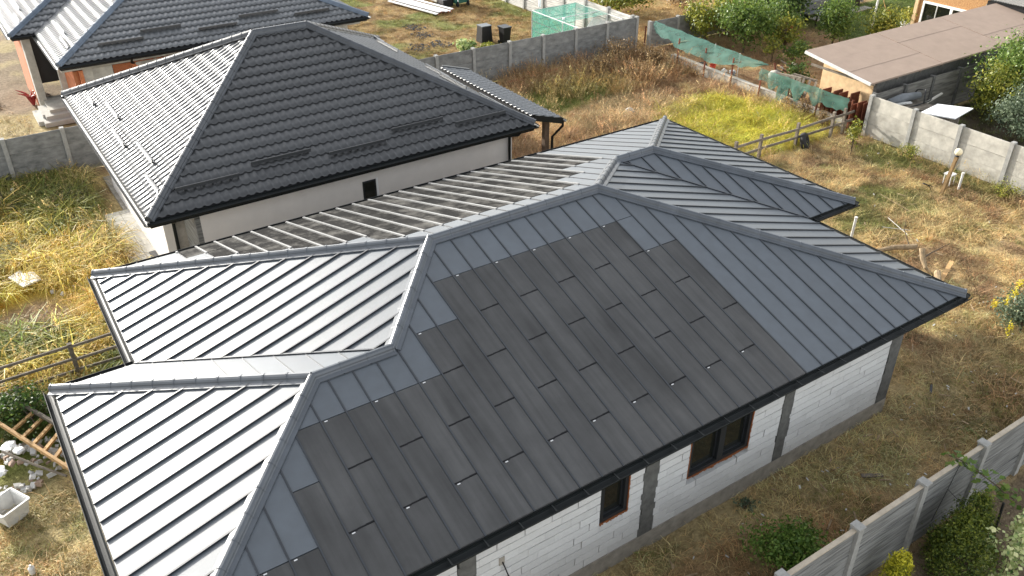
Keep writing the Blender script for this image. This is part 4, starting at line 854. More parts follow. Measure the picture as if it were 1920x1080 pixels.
stub('white plastic pipe standing in dry grass near the lamp', 10.62, 6.05, .52, (.05, .02)); stub('white plastic pipe standing close to the roof tip', 5.07, 5.82, .68, (.02, 0)); 
stub('short white post leaning in the weeds by the plastered house', -14.25, 21.8, .3, (-.06, .1), r=.06)
ch = thing('plastic_stool', 'white plastic stool half hidden behind the lamp post', 'stool', (10.75, 6.5, 0))
MB().box(10.6, 10.88, 6.36, 6.64, .32, .36).build('seat', mPlast, ch)
for dx, dy in ((.03, .03), (.25, .03), (.03, .25), (.25, .25)): MB().beam((10.58 + dx, 6.34 + dy, 0), (10.6 + dx, 6.36 + dy, .32), .022, .022, (0, 1, 0)).build('leg', mPlast, ch)
solo('hose', MB().tube([(9.6 + .25 * math.cos(t), 6.5 + .1 * math.sin(t), .02 + .33 * math.sin(t / 2)) for t in np.linspace(0, 5.2, 20)], .014, 6), mBlack, 'black hose loop sticking out of the grass by the lamp', 'hose', (9.6, 6.5, 0), smooth=True)
def log(label, pts, r, m, name='log', cat='log', group='logs and branches lying in the yard'): return solo(name, MB().tube(pts, r, 9), m, label, cat, pts[0], group)
log('long grey log lying in grass by the roof edge', [(5.0, 4.9, .1), (5.5, 4.72, .13), (6.05, 4.42, .12)], [.05, .075, .085], mLog)
log('bent pale stump standing up beside the long log', [(5.25, 3.4, 0), (5.2, 3.55, .15), (5.3, 3.75, .3), (5.42, 3.9, .5)], [.06, .05, .07, .08], mLog)
log('short thick log leaning by the pale plank', [(5.0, 3.0, .04), (5.28, 3.25, .14)], [.08, .085], mLog)
log('thin dark branch spread from the stump', [(5.3, 3.8, .25), (5.9, 3.9, .2), (6.6, 3.8, .35)], [.03, .02, .006], mBark, 'branch', 'branch'); log('thin dark branch reaching up beside the long log', [(5.9, 4.5, .1), (6.1, 4.9, .4), (6.2, 5.0, .7)], [.02, .012, .005], mBark, 'branch', 'branch')
solo('plank', MB().beam((4.98, 2.95, .06), (6.0, 3.32, .2), .11, .03), mWood, 'fresh pale plank lying next to the logs', 'plank', (5.4, 3.1, 0))
gs = 'thin sticks scattered on the dry grass'
for a, b, l in (((8.05, 7.1, .12), (7.8, 5.8, .12), 'long thin pale stick in the open dry grass'), ((6.3, 5.7, .1), (6.75, 5.1, .12), 'white thin lath beside the roof tip'), ((6.9, 5.95, .12), (6.5, 5.0, .1), 'thin lath crossing the white one'), ((6.1, 5.2, .1), (7.0, 5.0, .1), 'grey stick right of the pipe')): solo('stick', MB().tube([a, b], .008, 5), mPlast if 'white' in l else mLog, l, 'stick', a, gs)
solo('plank', MB().beam((-2.6, -.42, .03), (-2.25, -.65, .04), .09, .025), mWoodG, 'short brown board on the shaded grass before the block wall', 'plank', (-2.4, -.5, 0))
solo('plank', MB().beam((.75, .35, .04), (1.0, .5, .06), .05, .03), mBlack, 'small dark bar lying right of the house corner', 'bar', (.9, .4, 0))
ty = solo('tyre', MB().lathe((9.15, 11.0, .22), [(.16, -.09), (.27, -.1), (.30, -.04), (.30, .04), (.27, .1), (.16, .09), (.16, -.09)], 20), mTyre, 'black tyre leaning at the foot of the rail fence', 'tyre', (9.15, 11.0, .22), smooth=True); ty.rotation_euler = (R(70), 0, R(30)); ty.location = (9.15, 11.0, .26)
def rock(name, label, cat, p, s, m, group=None, parent=None):
    bm = bmesh.new(); (bmesh.ops.create_cube(bm, size=1.5) if 'rubble' in name else bmesh.ops.create_icosphere(bm, subdivisions=2, radius=1)); o_ = Vector((random.random() * 50, random.random() * 50, 0))
    for v in bm.verts:
        k = 1 + (.75 if 'sack' in name or 'rubble' in name else .45) * mnoise.noise(v.co * (2.1 if 'sack' in name else 1.3) + o_); v.co = Vector((v.co.x * s[0] * k, v.co.y * s[1] * k, v.co.z * s[2] * k))
    me = bpy.data.meshes.new(name); bm.to_mesh(me); bm.free(); me.materials.append(m); o = bpy.data.objects.new(name, me); S.collection.objects.link(o); o.rotation_euler = (random.uniform(-.5, .5) if 'rubble' in name else 0, random.uniform(-.5, .5) if 'rubble' in name else 0, random.random() * 6)
    if parent: o.parent = parent; o.location = Vector(p) - Vector(ORG[parent]); return o
    o.location = p; return tag(o, label, cat, group)
rock('stone', 'pale stone lying in the straw mound behind the ridge', 'stone', (6.1, 16.7, .16), (.10, .18, .20), mConcL)
rock('stone_slab', 'flat grey stone slab in the golden grass by the apron', 'slab', (-13.25, 18.1, .08), (.38, .25, .06), mConc)
log('reddish pipe lying along the foot of the grey fence', [(4.2, 22.2, .12), (5.4, 22.3, .12), (6.9, 22.4, .14)], .045, mWoodR, 'pipe', 'pipe')
solo('white_board', MB().slab([Vector((-15.2, 16.4, .22)), Vector((-14.95, 15.72, .2)), Vector((-14.5, 15.82, .24)), Vector((-14.62, 16.35, .26)), Vector((-14.85, 16.36, .24)), Vector((-14.88, 16.62, .24))], .02, -.02), mPlast, 'broken white board lying on the golden grass', 'board', (-14.9, 16.1, .2))
for k, (x, y) in enumerate(((-14.35, 15.35), (-14.15, 15.1), (-13.85, 15.3))): rock('stone', ('small pale lump closest to the broken white board', 'small pale lump in the middle of three on bare soil', 'small pale lump closest to the roof edge')[k], 'stone', (x, y, .06), (.07, .05, .06), mRub, 'pale lumps on the bare soil')
# white tub and rubble at the lower left
tb_ = thing('plastic_tub', 'square white mixing tub standing on the grass beside the rubble', 'tub', (-16.38, 7.55, 0)); mb = MB(); a0, a1, hh = .20, .255, .36; ang = R(28)
def rq(r): return [(-16.38 + r * (math.cos(ang) * u - math.sin(ang) * v), 7.55 + r * (math.sin(ang) * u + math.cos(ang) * v)) for u, v in ((-1, -1), (1, -1), (1, 1), (-1, 1))]
rings = [[(x, y, .0) for x, y in rq(a0)], [(x, y, hh) for x, y in rq(a1)], [(x, y, hh) for x, y in rq(a1 - .02)], [(x, y, .02) for x, y in rq(a0 - .02)]]
mb.v = [p for r in rings for p in r]; mb.f = [(3, 2, 1, 0)] + [(j * 4 + i, j * 4 + (i + 1) % 4, (j + 1) * 4 + (i + 1) % 4, (j + 1) * 4 + i) for j in range(3) for i in range(4)] + [(12, 13, 14, 15)]
mb.build('body', mPlast, tb_); mb = MB(); q_ = rq(a1 + .012)
for i in range(4): mb.beam((*q_[i], hh), (*q_[(i + 1) % 4], hh), .035, .03)
mb.build('rim', mPlast, tb_); MB().prism(rq(a0 - .015), .022, .06).build('dried_mortar', mConcL, tb_)
solo('bottle', MB().lathe((-16.28, 5.95, 0), [(.05, 0), (.055, .02), (.055, .13), (.02, .17), (.02, .2)], 12), mPlast, 'small white bottle on the grass at the bottom left edge', 'bottle', (-16.28, 5.95, 0))
for k in range(110):
    a = random.random() * 6.28; rr = math.sqrt(random.random()); x = -15.98 + .85 * rr * math.cos(a); y = 8.85 + .75 * rr * math.sin(a); z = .32 * (1 - rr) + .03; s_ = random.uniform(.02, .075)
    br_ = random.random() < .3; rock('rubble', 'piece of brown broken masonry in the heap beside the tub' if br_ else 'piece of white broken plaster in the heap beside the tub', 'rubble', (x, y, z), (s_ * 1.3, s_, s_ * .7), mRubB if br_ else mRub, 'brown rubble pieces' if br_ else 'white rubble pieces')
for k, (x, y, z, r_) in enumerate(((-16.12, 9.25, .30, .13), (-16.4, 8.75, .16, .12), (-15.98, 8.98, .33, .10))): rock('plastic_sack', ('largest crumpled white sack high on the rubble heap', 'crumpled white sack low on the rubble near the tub', 'smallest crumpled white sack at the top of the rubble')[k], 'sack', (x, y, z), (r_ * 1.2, r_, r_ * .5), mWhite, 'crumpled sacks on the rubble')
gp = thing('timber_frame', 'old timber ladder of two long beams and short rungs leaning over the rubble', 'timber', (-15.6, 9.2, 0))
b0, b1, c0, c1 = Vector((-16.4, 10.35, .50)), Vector((-15.12, 7.55, .34)), Vector((-15.93, 10.75, .50)), Vector((-14.75, 8.3, .34))
for p, q, nm in ((b0, b1, 'beam'), (c0, c1, 'beam')): MB().beam(p, q, .055, .085).build(nm, mWood if p is b0 else mWoodG, gp)
for k in range(6): t = .28 + k * .11; MB().beam(b0.lerp(b1, t) + Vector((0, 0, -.08)), c0.lerp(c1, t + .03) + Vector((0, 0, -.08)), .07, .05).build('rung', mWood, gp)
log('grey wooden pole lying across the rubble', [(-16.25, 9.0, .42), (-15.75, 8.4, .25), (-15.35, 8.0, .1)], .025, mWoodG, 'pole', 'pole'); log('short grey pole lying behind the ladder', [(-15.85, 10.3, .3), (-15.7, 10.75, .6)], .04, mWoodG, 'pole', 'pole')
solo('plank', MB().beam((-16.6, 9.8, .1), (-16.2, 9.75, .12), .1, .05), mWood, 'short orange board at the left edge near the rubble', 'plank', (-16.4, 9.8, 0))
# yard of the third plot: boards, bins, ash, netted pen
gpl = 'long white and red boards stacked on the lawn'
for k in range(6):
    x = 6.75 + .23 * k - (.1 if k > 2 else 0); y0_ = 33.2 + .12 * (k % 3); t = thing('long_board', ('nearest', 'second', 'third', 'fourth', 'fifth', 'farthest right')[k] + ' white topped board counted from the left in the stack on the lawn', 'board', (x, 35, 0), gpl)
    MB().beam((x + .35, y0_, .08 + .05 * (k % 2)), (x - .5, y0_ + 3.8, .08 + .05 * (k % 2)), .17, .04).build('face', mWhite, t); MB().beam((x + .45, y0_, .05 + .05 * (k % 2)), (x - .4, y0_ + 3.8, .05 + .05 * (k % 2)), .05, .06).build('edge', mWoodR, t)
solo('crate', MB().box(8.2, 8.75, 35.2, 36.2, .1, .3), mConcL, 'flat grey slab at the top edge beside the green cart', 'slab', (8.5, 35.7, 0))
ct = thing('garden_cart', 'dark green covered cart with pale wheel arch at the top edge', 'cart', (9.1, 34.4, 0)); MB().box(8.75, 9.6, 34.1, 35.0, .18, .78).build('body', mGreenP, ct); MB().tube([(8.68, 34.0 + .3 * math.cos(t), .3 + .3 * math.sin(t)) for t in np.linspace(.4, 2.9, 10)], .03, 6).build('arch', mPlast, ct); MB().box(8.1, 8.72, 34.3, 34.9, .05, .4).build('tray', mBlack, ct)
for sx in (8.85, 9.5): MB().tube([(sx - .03, 34.08, .14), (sx + .03, 34.08, .14)], .14, 14).build('wheel', mTyre, ct)
bn = thing('compost_bin', 'black square compost box standing on the lawn', 'bin', (6.72, 28.0, 0)); MB().add([(6.40, 27.72, 0), (7.0, 27.72, 0), (7.0, 28.25, 0), (6.40, 28.25, 0), (6.45, 27.76, .74), (6.95, 27.76, .74), (6.95, 28.2, .74), (6.45, 28.2, .74)], [(3, 2, 1, 0), (4, 5, 6, 7), (0, 1, 5, 4), (1, 2, 6, 5), (2, 3, 7, 6), (3, 0, 4, 7)]).build('body', mBlack, bn); MB().box(6.43, 6.695, 27.74, 28.22, .742, .78).box(6.705, 6.97, 27.74, 28.22, .742, .775).build('lid', mGrey, bn)
wb = thing('wheelie_bin', 'black wheelie bin with lid beside the compost box', 'bin', (7.3, 27.1, 0)); MB().add([(7.12, 26.95, .05), (7.46, 26.95, .05), (7.46, 27.3, .05), (7.12, 27.3, .05), (7.08, 26.9, .78), (7.5, 26.9, .78), (7.5, 27.36, .78), (7.08, 27.36, .78)], [(3, 2, 1, 0), (4, 5, 6, 7), (0, 1, 5, 4), (1, 2, 6, 5), (2, 3, 7, 6), (3, 0, 4, 7)]).build('body', mBlack, wb)
MB().box(7.05, 7.53, 26.87, 27.42, .78, .82).box(7.1, 7.48, 27.38, 27.46, .72, .78).build('lid', mBlack, wb)
for sx in (7.1, 7.45): MB().tube([(sx - .02, 27.34, .08), (sx + .03, 27.34, .08)], .08, 12).build('wheel', mTyre, wb)
for x, y, l in ((5.1, 31.95, 'grey ash patch farthest from the fence on the lawn'), (4.75, 30.5, 'oval grey ash patch in the middle of the lawn'), (4.75, 28.75, 'dark ash patch nearest the cabbage'), (3.7, 28.9, 'faint burnt patch left of the others')):
    mb = MB()
    for k in range(60): a = random.random() * 6.28; r_ = math.sqrt(random.random()) * .42; h_ = random.uniform(.01, .03); s_ = random.uniform(.03, .06); mb.beam((x + r_ * math.cos(a) * 1.2, y + r_ * math.sin(a) * 1.5, .0), (x + r_ * math.cos(a) * 1.2 + random.uniform(-.1, .1), y + r_ * math.sin(a) * 1.5 + random.uniform(-.1, .1), h_), s_, s_ * .5)
    solo('ash_patch', mb, mAsh, l, 'ash', (x, y, 0), 'burnt patches on the lawn')['kind'] = 'stuff'
pen = thing('netted_pen', 'pale framed pen covered in teal netting beside the whitish fence', 'pen', (9.8, 25.4, 0))
gx0, gx1, gy0, gy1, gh = 8.75, 11.3, 23.5, 27.0, 1.35
for x in (gx0, gx1):
    for y in (gy0, 24.6, gy1): MB().tube([(x, y, 0), (x, y, gh)], .03, 8).build('post', mPlast, pen)
for a, b in (((gx0, gy0), (gx0, gy1)), ((gx1, gy0), (gx1, gy1)), ((gx0, gy1), (gx1, gy1)), ((gx0, 25.2), (gx1, 25.2))): MB().tube([(*a, gh), (*b, gh)], .022, 6).build('rail', mPlast, pen)
net('roof_net', [[(gx0 + (gx1 - gx0) * i / 12, gy0 + 1.0 + (gy1 - gy0 - 1.0) * j / 8, gh + .02 - .16 * math.sin(math.pi * i / 12) * math.sin(math.pi * j / 8)) for i in range(13)] for j in range(9)], mNet2, pen)
net('side_net', [[(gx0 - .02, gy0 + (gy1 - gy0) * i / 10, gh * j / 4) for i in range(11)] for j in range(5)], mNet2, pen)
net('side_net', [[(gx0 + (gx1 - gx0) * i / 10, gy1 + .02, gh * j / 4) for i in range(11)] for j in range(5)], mNet2, pen)
for z in (.45, .9): MB().tube([(gx0 - .03, gy0, z), (gx0 - .03, gy1, z)], .012, 5).tube([(gx0, gy1 + .03, z), (gx1, gy1 + .03, z)], .012, 5).build('wire', mBlack, pen)
lt = thing('lattice_panel', 'grey slatted panel leaning inside the pen', 'panel', (11.0, 24.3, 0)); la, lb = Vector((10.3, 23.5, .95)), Vector((11.4, 24.4, 1.02)); lv = Vector((-.3, .95, .0))
for k in range(12): p = la.lerp(lb, k / 11); MB().beam(p, p + lv, .045, .02).build('slat', mPlast, lt)
for t in (0, .5, 1): MB().beam(la + lv * t + Vector((0, 0, -.025)), lb + lv * t + Vector((0, 0, -.025)), .05, .025).build('batten', mPlast, lt)
for x, y in ((10.4, 23.55), (11.3, 24.3)): MB().beam((x, y, 0), (x, y, .93), .05, .05, (0, 1, 0)).build('leg', mPlast, lt)
up_ = thing('utility_pole', 'thin white pole with black fitting and white insulator at the pen', 'pole', (9.6, 27.6, 0)); MB().tube([(9.6, 27.6, 0), (9.6, 27.6, 2.2)], .025, 8).build('pole', mPlast, up_); MB().lathe((9.6, 27.6, 1.72), [(.03, 0), (.07, .03), (.07, .15), (.03, .2)], 10).build('fitting', mBlack, up_); MB().tube([(9.56, 27.55, 1.3), (9.62, 27.6, 1.62)], .06, 10).build('insulator', mWhite, up_)
tag(MB().tube([(9.05, 25.0, 1.15), (9.1, 25.0, 1.42)], .06, 10).build('insulator', mWhite, None, loc=(9.05, 25.0, 1.2)), 'white hanging tag on the netted pen corner', 'tag')
hc = thing('hose_coil', 'dark coiled hose lying on soil at the left edge', 'hose', (-14.0, 31.6, 0))
for k in range(5): MB().tube([(-14.0 + (.42 - .03 * k) * math.cos(t), 31.6 + (.6 - .03 * k) * math.sin(t), .03 + .03 * k) for t in np.linspace(0, 6.28, 26)], .022, 6).build('loop', mGrey, hc)
for k in range(26): rock('brick_rubble', 'piece of red brick rubble along the grey fence', 'rubble', (-12.6 + random.random() * 1.9, 25.6 + random.random() * .9, .04), (.07, .05, .05), mBrick, 'red brick rubble by the fence')
# ---- garden: shed, wood pile, pallets, table, pots, pole, outbuilding
sh = thing('flat_shed', 'long low shed with brown felt flat roof', 'shed', (17, 12.4, 0)); RF = [Vector(p) for p in ((12.05, 10.85, 1.80), (24.6, 10.85, 1.80), (24.6, 13.85, 2.2), (12.05, 13.85, 2.2))]
srf = MB().slab(RF, 0, -.05).build('roof', mFelt, sh); MB().beam(RF[0] + Vector((-.03, 0, -.02)), RF[3] + Vector((-.03, 0, -.02)), .05, .10).build('edge_trim', mGrey if 0 else mPlast, srf)
for k in range(3):
    t0 = k / 3; a = RF[0].lerp(RF[3], t0); b = RF[1].lerp(RF[2], t0)
    for j in range(3):
        p = a.lerp(b, j / 3 + .002); q = a.lerp(b, (j + 1) / 3 - .002); d_ = (RF[3] - RF[0]) * (1 / 3 + .012); MB().slab([p, q, q + d_ * (.995), p + d_ * (.995)], .012 + .003 * ((k + j) % 2) + .004 * k, .001).build('felt_strip', mFelt, srf)
MB().box(12.85, 24.4, 11.15, 11.25, 0, 1.75).build('wall', mConcD, sh); MB().add([(12.85, 11.26, 0), (12.92, 11.26, 0), (12.92, 13.5, 0), (12.85, 13.5, 0), (12.85, 11.26, 1.79), (12.92, 11.26, 1.79), (12.92, 13.5, 2.09), (12.85, 13.5, 2.09)], [(3, 2, 1, 0), (4, 5, 6, 7), (0, 1, 5, 4), (1, 2, 6, 5), (2, 3, 7, 6), (3, 0, 4, 7)]).build('wall', mOSBl, sh); MB().box(12.93, 24.4, 13.5, 13.6, 0, 2.05).build('wall', mOSBl, sh)
for k in range(9): MB().box(12.3 + k * 1.35, 12.36 + k * 1.35, 10.9, 13.7, 1.66, 1.74).build('rafter', mWoodG, sh)
gr = 'rusty sheets stacked upright by the shed'
for k in range(11): x, y = 12.1 + (k % 6) * .09, 12.6 - .18 * k; solo('rusty_sheet', MB().beam((x, y, 0), (x + .02, y + .05, 1.0 + random.uniform(-.12, .15)), .5, .035, (0, 1, 0.1)), mRust, 'thin rusty sheet standing in the stack between net and shed', 'metal sheet', (x, y, 0), gr)
for k in range(26): a = Vector((14.4 + random.uniform(-.5, .5), 16.2 + random.uniform(-.6, .6), .08 + .02 * k)); d_ = Vector((random.uniform(-1, 1), random.uniform(-1, 1), random.uniform(0, .4))).normalized() * random.uniform(.4, .8); solo('scrap_wood', MB().beam(a - d_ * .5, a + d_ * .5, .08, .04), random.choice([mWoodG, mWoodG, mWood, mRust]), 'piece of scrap timber in the heap behind the netting', 'scrap wood', a, 'scrap timber heap')
solo('boulder', MB().lathe((13.9, 16.6, .25), [(.05, -.25), (.24, -.2), (.28, -.05), (.2, .08), (.05, .14)], 12), mConcL, 'pale rounded sack at the left of the scrap heap', 'sack', (13.9, 16.6, .25), smooth=True)
def pallet(label, p, u, v):
    t = thing('pallet', label, 'pallet', tuple(p), 'grey wooden pallets behind the netting'); u = Vector(u); v = Vector(v)
    for k in range(5): a = p + u * (k / 4); MB().beam(a, a + v, .11, .025, (1, 0, 0)).build('slat', mWoodG, t)
    for k in range(3): a = p + v * (k / 2) + Vector((.05, 0, 0)); MB().beam(a, a + u, .09, .09).build('bearer', mWoodG, t)
pallet('grey pallet propped upright behind the torn net', Vector((12.3, 15.3, .02)), (0, -1.15, .12), (.12, 0, .85)); pallet('second grey pallet leaning behind the first', Vector((12.75, 15.0, .02)), (.1, -1.1, 0), (.25, 0, .8))
tag(MB().box(12.5, 13.1, 14.4, 15.2, .0, .35).build('dark_crate', mBlack, None, loc=(12.8, 14.8, 0)), 'black crate low behind the pallet', 'crate')
tt_ = thing('garden_table', 'grey garden table behind the light green tree', 'table', (22.0, 20.5, 0)); MB().box(21.4, 22.7, 19.9, 20.9, .66, .71).build('top', mGrey, tt_)
for x in (21.5, 22.6):
    for y in (20.0, 20.8): MB().box(x - .03, x + .03, y - .03, y + .03, 0, .66).build('leg', mBlack, tt_)
bt = thing('garden_bench', 'dark bench behind the garden table', 'bench', (22.6, 21.8, 0)); MB().box(21.8, 23.4, 21.6, 22.0, .4, .45).build('seat', mGrey, bt); MB().box(21.8, 23.4, 22.0, 22.05, .5, .9).build('backrest', mGrey, bt)
for x in (21.9, 23.3): MB().box(x - .03, x + .03, 21.65, 22.0, 0, .4).build('leg', mBlack, bt)
def pot(label, x, y, m, plant=None, s=.2, ph=.5):
    t = thing('plant_pot', label, 'pot', (x, y, 0), 'plant pots in the garden'); MB().lathe((x, y, 0), [(s * .7, 0), (s, s * 1.5), (s * 1.08, s * 1.5), (s * 1.08, s * 1.75), (s * .9, s * 1.75), (s * .85, s * 1.5)], 14).build('pot', m, t)
    if plant: n = 90; P_ = np.array([x, y, s * 1.7]) + rng.normal(size=(n, 3)) * [s * .7, s * .7, 0] + np.stack([0 * rng.random(n), 0 * rng.random(n), rng.random(n) * ph], 1); leaves('foliage', P_, rng.normal(size=(n, 3)) + [0, 0, .3], .2 * (.6 + .6 * rng.random(n)), .4, np.clip(rng.normal(.65, .2, n), 0, 1), plant, t)
pot('white pot with bright yellow green plant at the shed edge', 24.9, 18.2, mWhite, mLeafY, .2, .6); pot('small grey pot with green sprout beside the glazed door', 26.0, 18.9, mGrey, mLeafY, .15, .5); pot('orange terracotta pot beside the garden table', 23.4, 20.8, mTerr, None, .28); pot('reddish clay pot hidden between the trees', 20.2, 21.4, mTerr, None, .3)
solo('red_post', MB().beam((25.4, 19.4, 0), (25.5, 19.6, .6), .16, .06, (0, 1, 0)), mRed, 'short red marker standing on the green lawn', 'marker', (25.4, 19.4, 0))
wp_ = thing('washing_pole', 'tall white pole with cord beside the brown roof', 'pole', (22.6, 18.4, 0)); MB().tube([(22.6, 18.4, 0), (22.75, 18.5, 2.9)], .05, 10).build('pole', mPlast, wp_); MB().tube([(22.72, 18.48, 2.2), (23.1, 18.2, 1.2), (23.6, 17.9, .5), (24.0, 17.6, .1)], .015, 5).build('cord', mWood, wp_)
structure('garden_path', MB().box(22.6, 27, 21.6, 22.1, -.1, .04), mConcL)
solo('dark_hedge_box', MB().box(23.6, 26.4, 22.0, 22.6, 0, .5), mBlack, 'dark raised bed edge behind the lawn', 'planter', (25, 22.3, 0))
od = thing('outbuilding', 'orange board outbuilding with white framed glass door and corrugated roof', 'building', (29, 15, 0)); MB().box(26.0, 32, 14.6, 18.4, 0, 2.3).build('wall', mOSB, od)
f = MB(); 
for q in ((14.75, 18.15, 0.02, .10), (14.75, 18.15, 1.17, 1.27), (18.05, 18.15, .1, 1.17), (16.55, 16.68, .1, 1.17), (14.75, 14.85, .1, 1.17)): f.box(25.93, 26.02, q[0], q[1], q[2], q[3])
gd_ = f.build('glass_door', mWhite, od)
for a, b in ((14.86, 16.54), (16.69, 17.35), (17.41, 18.04)): MB().box(25.965, 25.985, a, b, .11, 1.16).build('pane', mGlass, gd_)
MB().box(25.94, 26.01, 17.36, 17.40, .1, 1.17).build('mullion', mPlast, gd_)
MB().box(25.9, 26.01, 18.38, 18.55, 0, 2.3).build('corner_trim', mOSBl, od); MB().box(24.95, 25.1, 9, 14.5, 0, 2.0).build('side_wall', mConcL, od)
MB().box(24.62, 24.94, 10.8, 14.3, 1.9, 2.24).build('dark_flashing', mBlack, od)
cr_ = MB(); n = 110; V = []
for i in range(n):
    y = 8.6 + i * .058; z = .035 * (i % 2); V += [(24.5, y, 2.32 + z), (32, y, 3.3 + z)]
cr_.v = V; cr_.f = [(2 * i, 2 * i + 1, 2 * i + 3, 2 * i + 2) for i in range(n - 1)]; cr_.build('corrugated_roof', mCorr, od)
# junk between the pale fence and the dark fence
wbd = thing('white_sheet_stack', 'bright white sheet lying on a stack of grey timber', 'sheet', (13.3, 8.6, 0)); MB().slab([Vector((12.5, 9.05, 1.2)), Vector((13.0, 8.05, 1.2)), Vector((14.35, 8.25, 1.22)), Vector((13.7, 9.2, 1.22))], .02, -.02).build('sheet', mWhite, wbd)
for k in range(8): MB().box(12.75 + k * .14, 12.86 + k * .14, 8.35, 9.0, 0, 1.14).build('timber', mWoodG, wbd)
gj = 'scrap lying behind the pale fence'
for a, b, w_, m_, l in (((12.4, 10.2, 1.0), (13.9, 9.6, 1.0), .35, mWoodG, 'grey board stack behind the corner of the pale fence'), ((12.5, 9.8, 1.05), (13.8, 9.25, 1.02), .2, mWoodG, 'narrow grey board on the scrap heap'), ((12.35, 10.4, 1.1), (13.4, 10.0, 1.1), .12, mPlast, 'white strip lying on the scrap heap'), ((13.9, 9.9, .9), (15.6, 10.2, .95), .08, mConcL, 'long pale bar pointing to the right of the scrap heap')): solo('scrap_board', MB().beam(a, b, w_, .05), m_, l, 'board', a, gj)
solo('grey_tarp', MB().tube([(12.6, 10.35, 1.15), (13.3, 10.3, 1.2), (14.2, 10.25, 1.15)], [.13, .17, .12], 10), mGrey, 'grey blue rolled tarp lying behind the fence corner', 'tarp', (13.3, 10.3, 1.1), smooth=True)
solo('scrap_heap', MB().box(12.3, 14.2, 9.3, 10.45, 0, .96), mWoodG, 'dark timber stack under the rolled tarp', 'stack', (13.2, 9.9, 0))
solo('black_pipe', MB().tube([(14.0, 10.5, .9), (14.1, 10.3, 1.35), (13.95, 9.9, 1.5), (13.7, 9.7, 1.1)], .025, 7), mBlack, 'black bent pipe rising over the scrap heap', 'pipe', (14, 10.3, .9), smooth=True)
solo('black_pipe', MB().tube([(13.1, 9.9, 1.0), (13.7, 9.75, 1.08), (14.4, 9.9, 1.0), (15.2, 10.3, .9)], .025, 7), mBlack, 'black pipe lying along the scrap heap', 'pipe', (13.6, 9.9, 1), smooth=True)
# things under the net
tyb = solo('tyre', MB().lathe((12.2, 19.3, .12), [(.17, -.11), (.32, -.12), (.35, -.05), (.35, .05), (.32, .12), (.17, .11), (.17, -.11)], 22), mTyre, 'black tyre lying under the sagging green net', 'tyre', (12.2, 19.3, .3), smooth=True)
solo('bucket', MB().lathe((12.05, 18.4, .25), [(.11, 0), (.14, .24), (.13, .24), (.10, .02)], 12), mRed, 'red bucket behind the low wall under the net', 'bucket', (12.05, 18.4, .25))
for k, (x, y) in enumerate(((12.15, 17.8), (12.3, 17.5), (12.1, 17.3))): rock('plastic_sack', ('crumpled white bag nearest the red bucket', 'crumpled white bag between the other two bags', 'grey crumpled bag farthest from the red bucket')[k], 'bag', (x, y, .35), (.13, .1, .1), mPlast if k < 2 else mGrey, 'bags behind the low wall')
for x, y in ((12.6, 18.9), (12.5, 17.4)): stub(('left' if y > 18 else 'right') + ' thin white stake under the green net', x, y, 1.1, (0, 0), mPlast, .02, 'thin white stakes under the net')

# small litter trodden into the yards
def litter(name, label, x0, x1, y0, y1, n, m, smax):
    mb = MB()
    for k in range(n):
        x, y = random.uniform(x0, x1), random.uniform(y0, y1); a = random.random() * 6.28; l_ = random.uniform(.02, smax); mb.beam((x, y, .05), (x + l_ * math.cos(a), y + l_ * math.sin(a), .05 + random.uniform(0, .04)), random.uniform(.012, .035), .012)
    o = solo(name, mb, m, label, 'litter', ((x0 + x1) / 2, (y0 + y1) / 2, 0)); o['kind'] = 'stuff'
litter('pale_litter', 'small pale chips scattered on the lamp yard', .5, 11, -1.6, 10.5, 60, mRub, .09)
litter('pale_litter', 'small pale chips scattered on the strip before the wall', -7.5, 3, -1.7, .4, 45, mRub, .09)
litter('twigs', 'twigs scattered on the lamp yard', .5, 11, -1.6, 10.5, 120, mLog, .35)
litter('twigs', 'twigs scattered on the strip before the wall', -8, 3, -1.7, .4, 70, mLog, .25)
litter('clods', 'soil clods behind the textured fence', -3, 3, -4, -2.2, 160, mSoil, .09)
# ================================================================ GRASS (instanced tufts, one object per stretch and kind)
def tuft(name, nb, lmin, lmax, wd, lean, spread, bend=.5, seeds=0):
    r = np.random.default_rng(len(name) + nb); V = []; F = []; A = []
    for k in range(nb):
        a = r.random() * 6.283; l = r.uniform(lmin, lmax); th = lean * r.uniform(.3, 1.2); px, py = r.normal(size=2) * spread; dx, dy = math.cos(a), math.sin(a); sx, sy = -dy, dx; o = len(V); tw = r.uniform(-.5, .5); rr = r.random()
        for j, t in enumerate((0, .4, .75, 1)):
            ang = th + bend * t * t * 1.6; s = l * t; out = s * math.sin(min(ang, 1.52)); up = max(s * math.cos(min(ang, 1.52)), .004) - .02 * (1 - t); w = wd * (1 - t * .85) * .5
            V += [(px + dx * out - sx * w, py + dy * out - sy * w, up), (px + dx * out + sx * w, py + dy * out + sy * w, up + tw * w)]
        for j in range(3): F.append((o + 2 * j, o + 2 * j + 1, o + 2 * j + 3, o + 2 * j + 2)); A.append(rr)
        if seeds and k < seeds:
            ex, ey, ez = V[-1]
            for q in range(12):
                o = len(V); c = np.array([ex - dx * .012 * q, ey - dy * .012 * q, ez - .018 * q + .02]) + r.normal(size=3) * .012; u = r.normal(size=3) * .014; w_ = r.normal(size=3) * .006
                V += [tuple(c - u), tuple(c + w_), tuple(c + u), tuple(c - w_)]; F.append((o, o + 1, o + 2, o + 3)); A.append(.6)
    me = bpy.data.meshes.new(name); me.from_pydata(V, [], F); at = me.attributes.new('rnd', 'FLOAT', 'FACE'); at.data.foreach_set('value', np.array(A, np.float32)); me.materials.append(mGrass)
    return bpy.data.objects.new(name, me)
COLL = {}
def kind(name, *args, n=4):
    c = bpy.data.collections.new(name)
    for i in range(n): c.objects.link(tuft('%s_tuft%d' % (name, i), args[0] + i, *args[1:]))
    COLL[name] = c
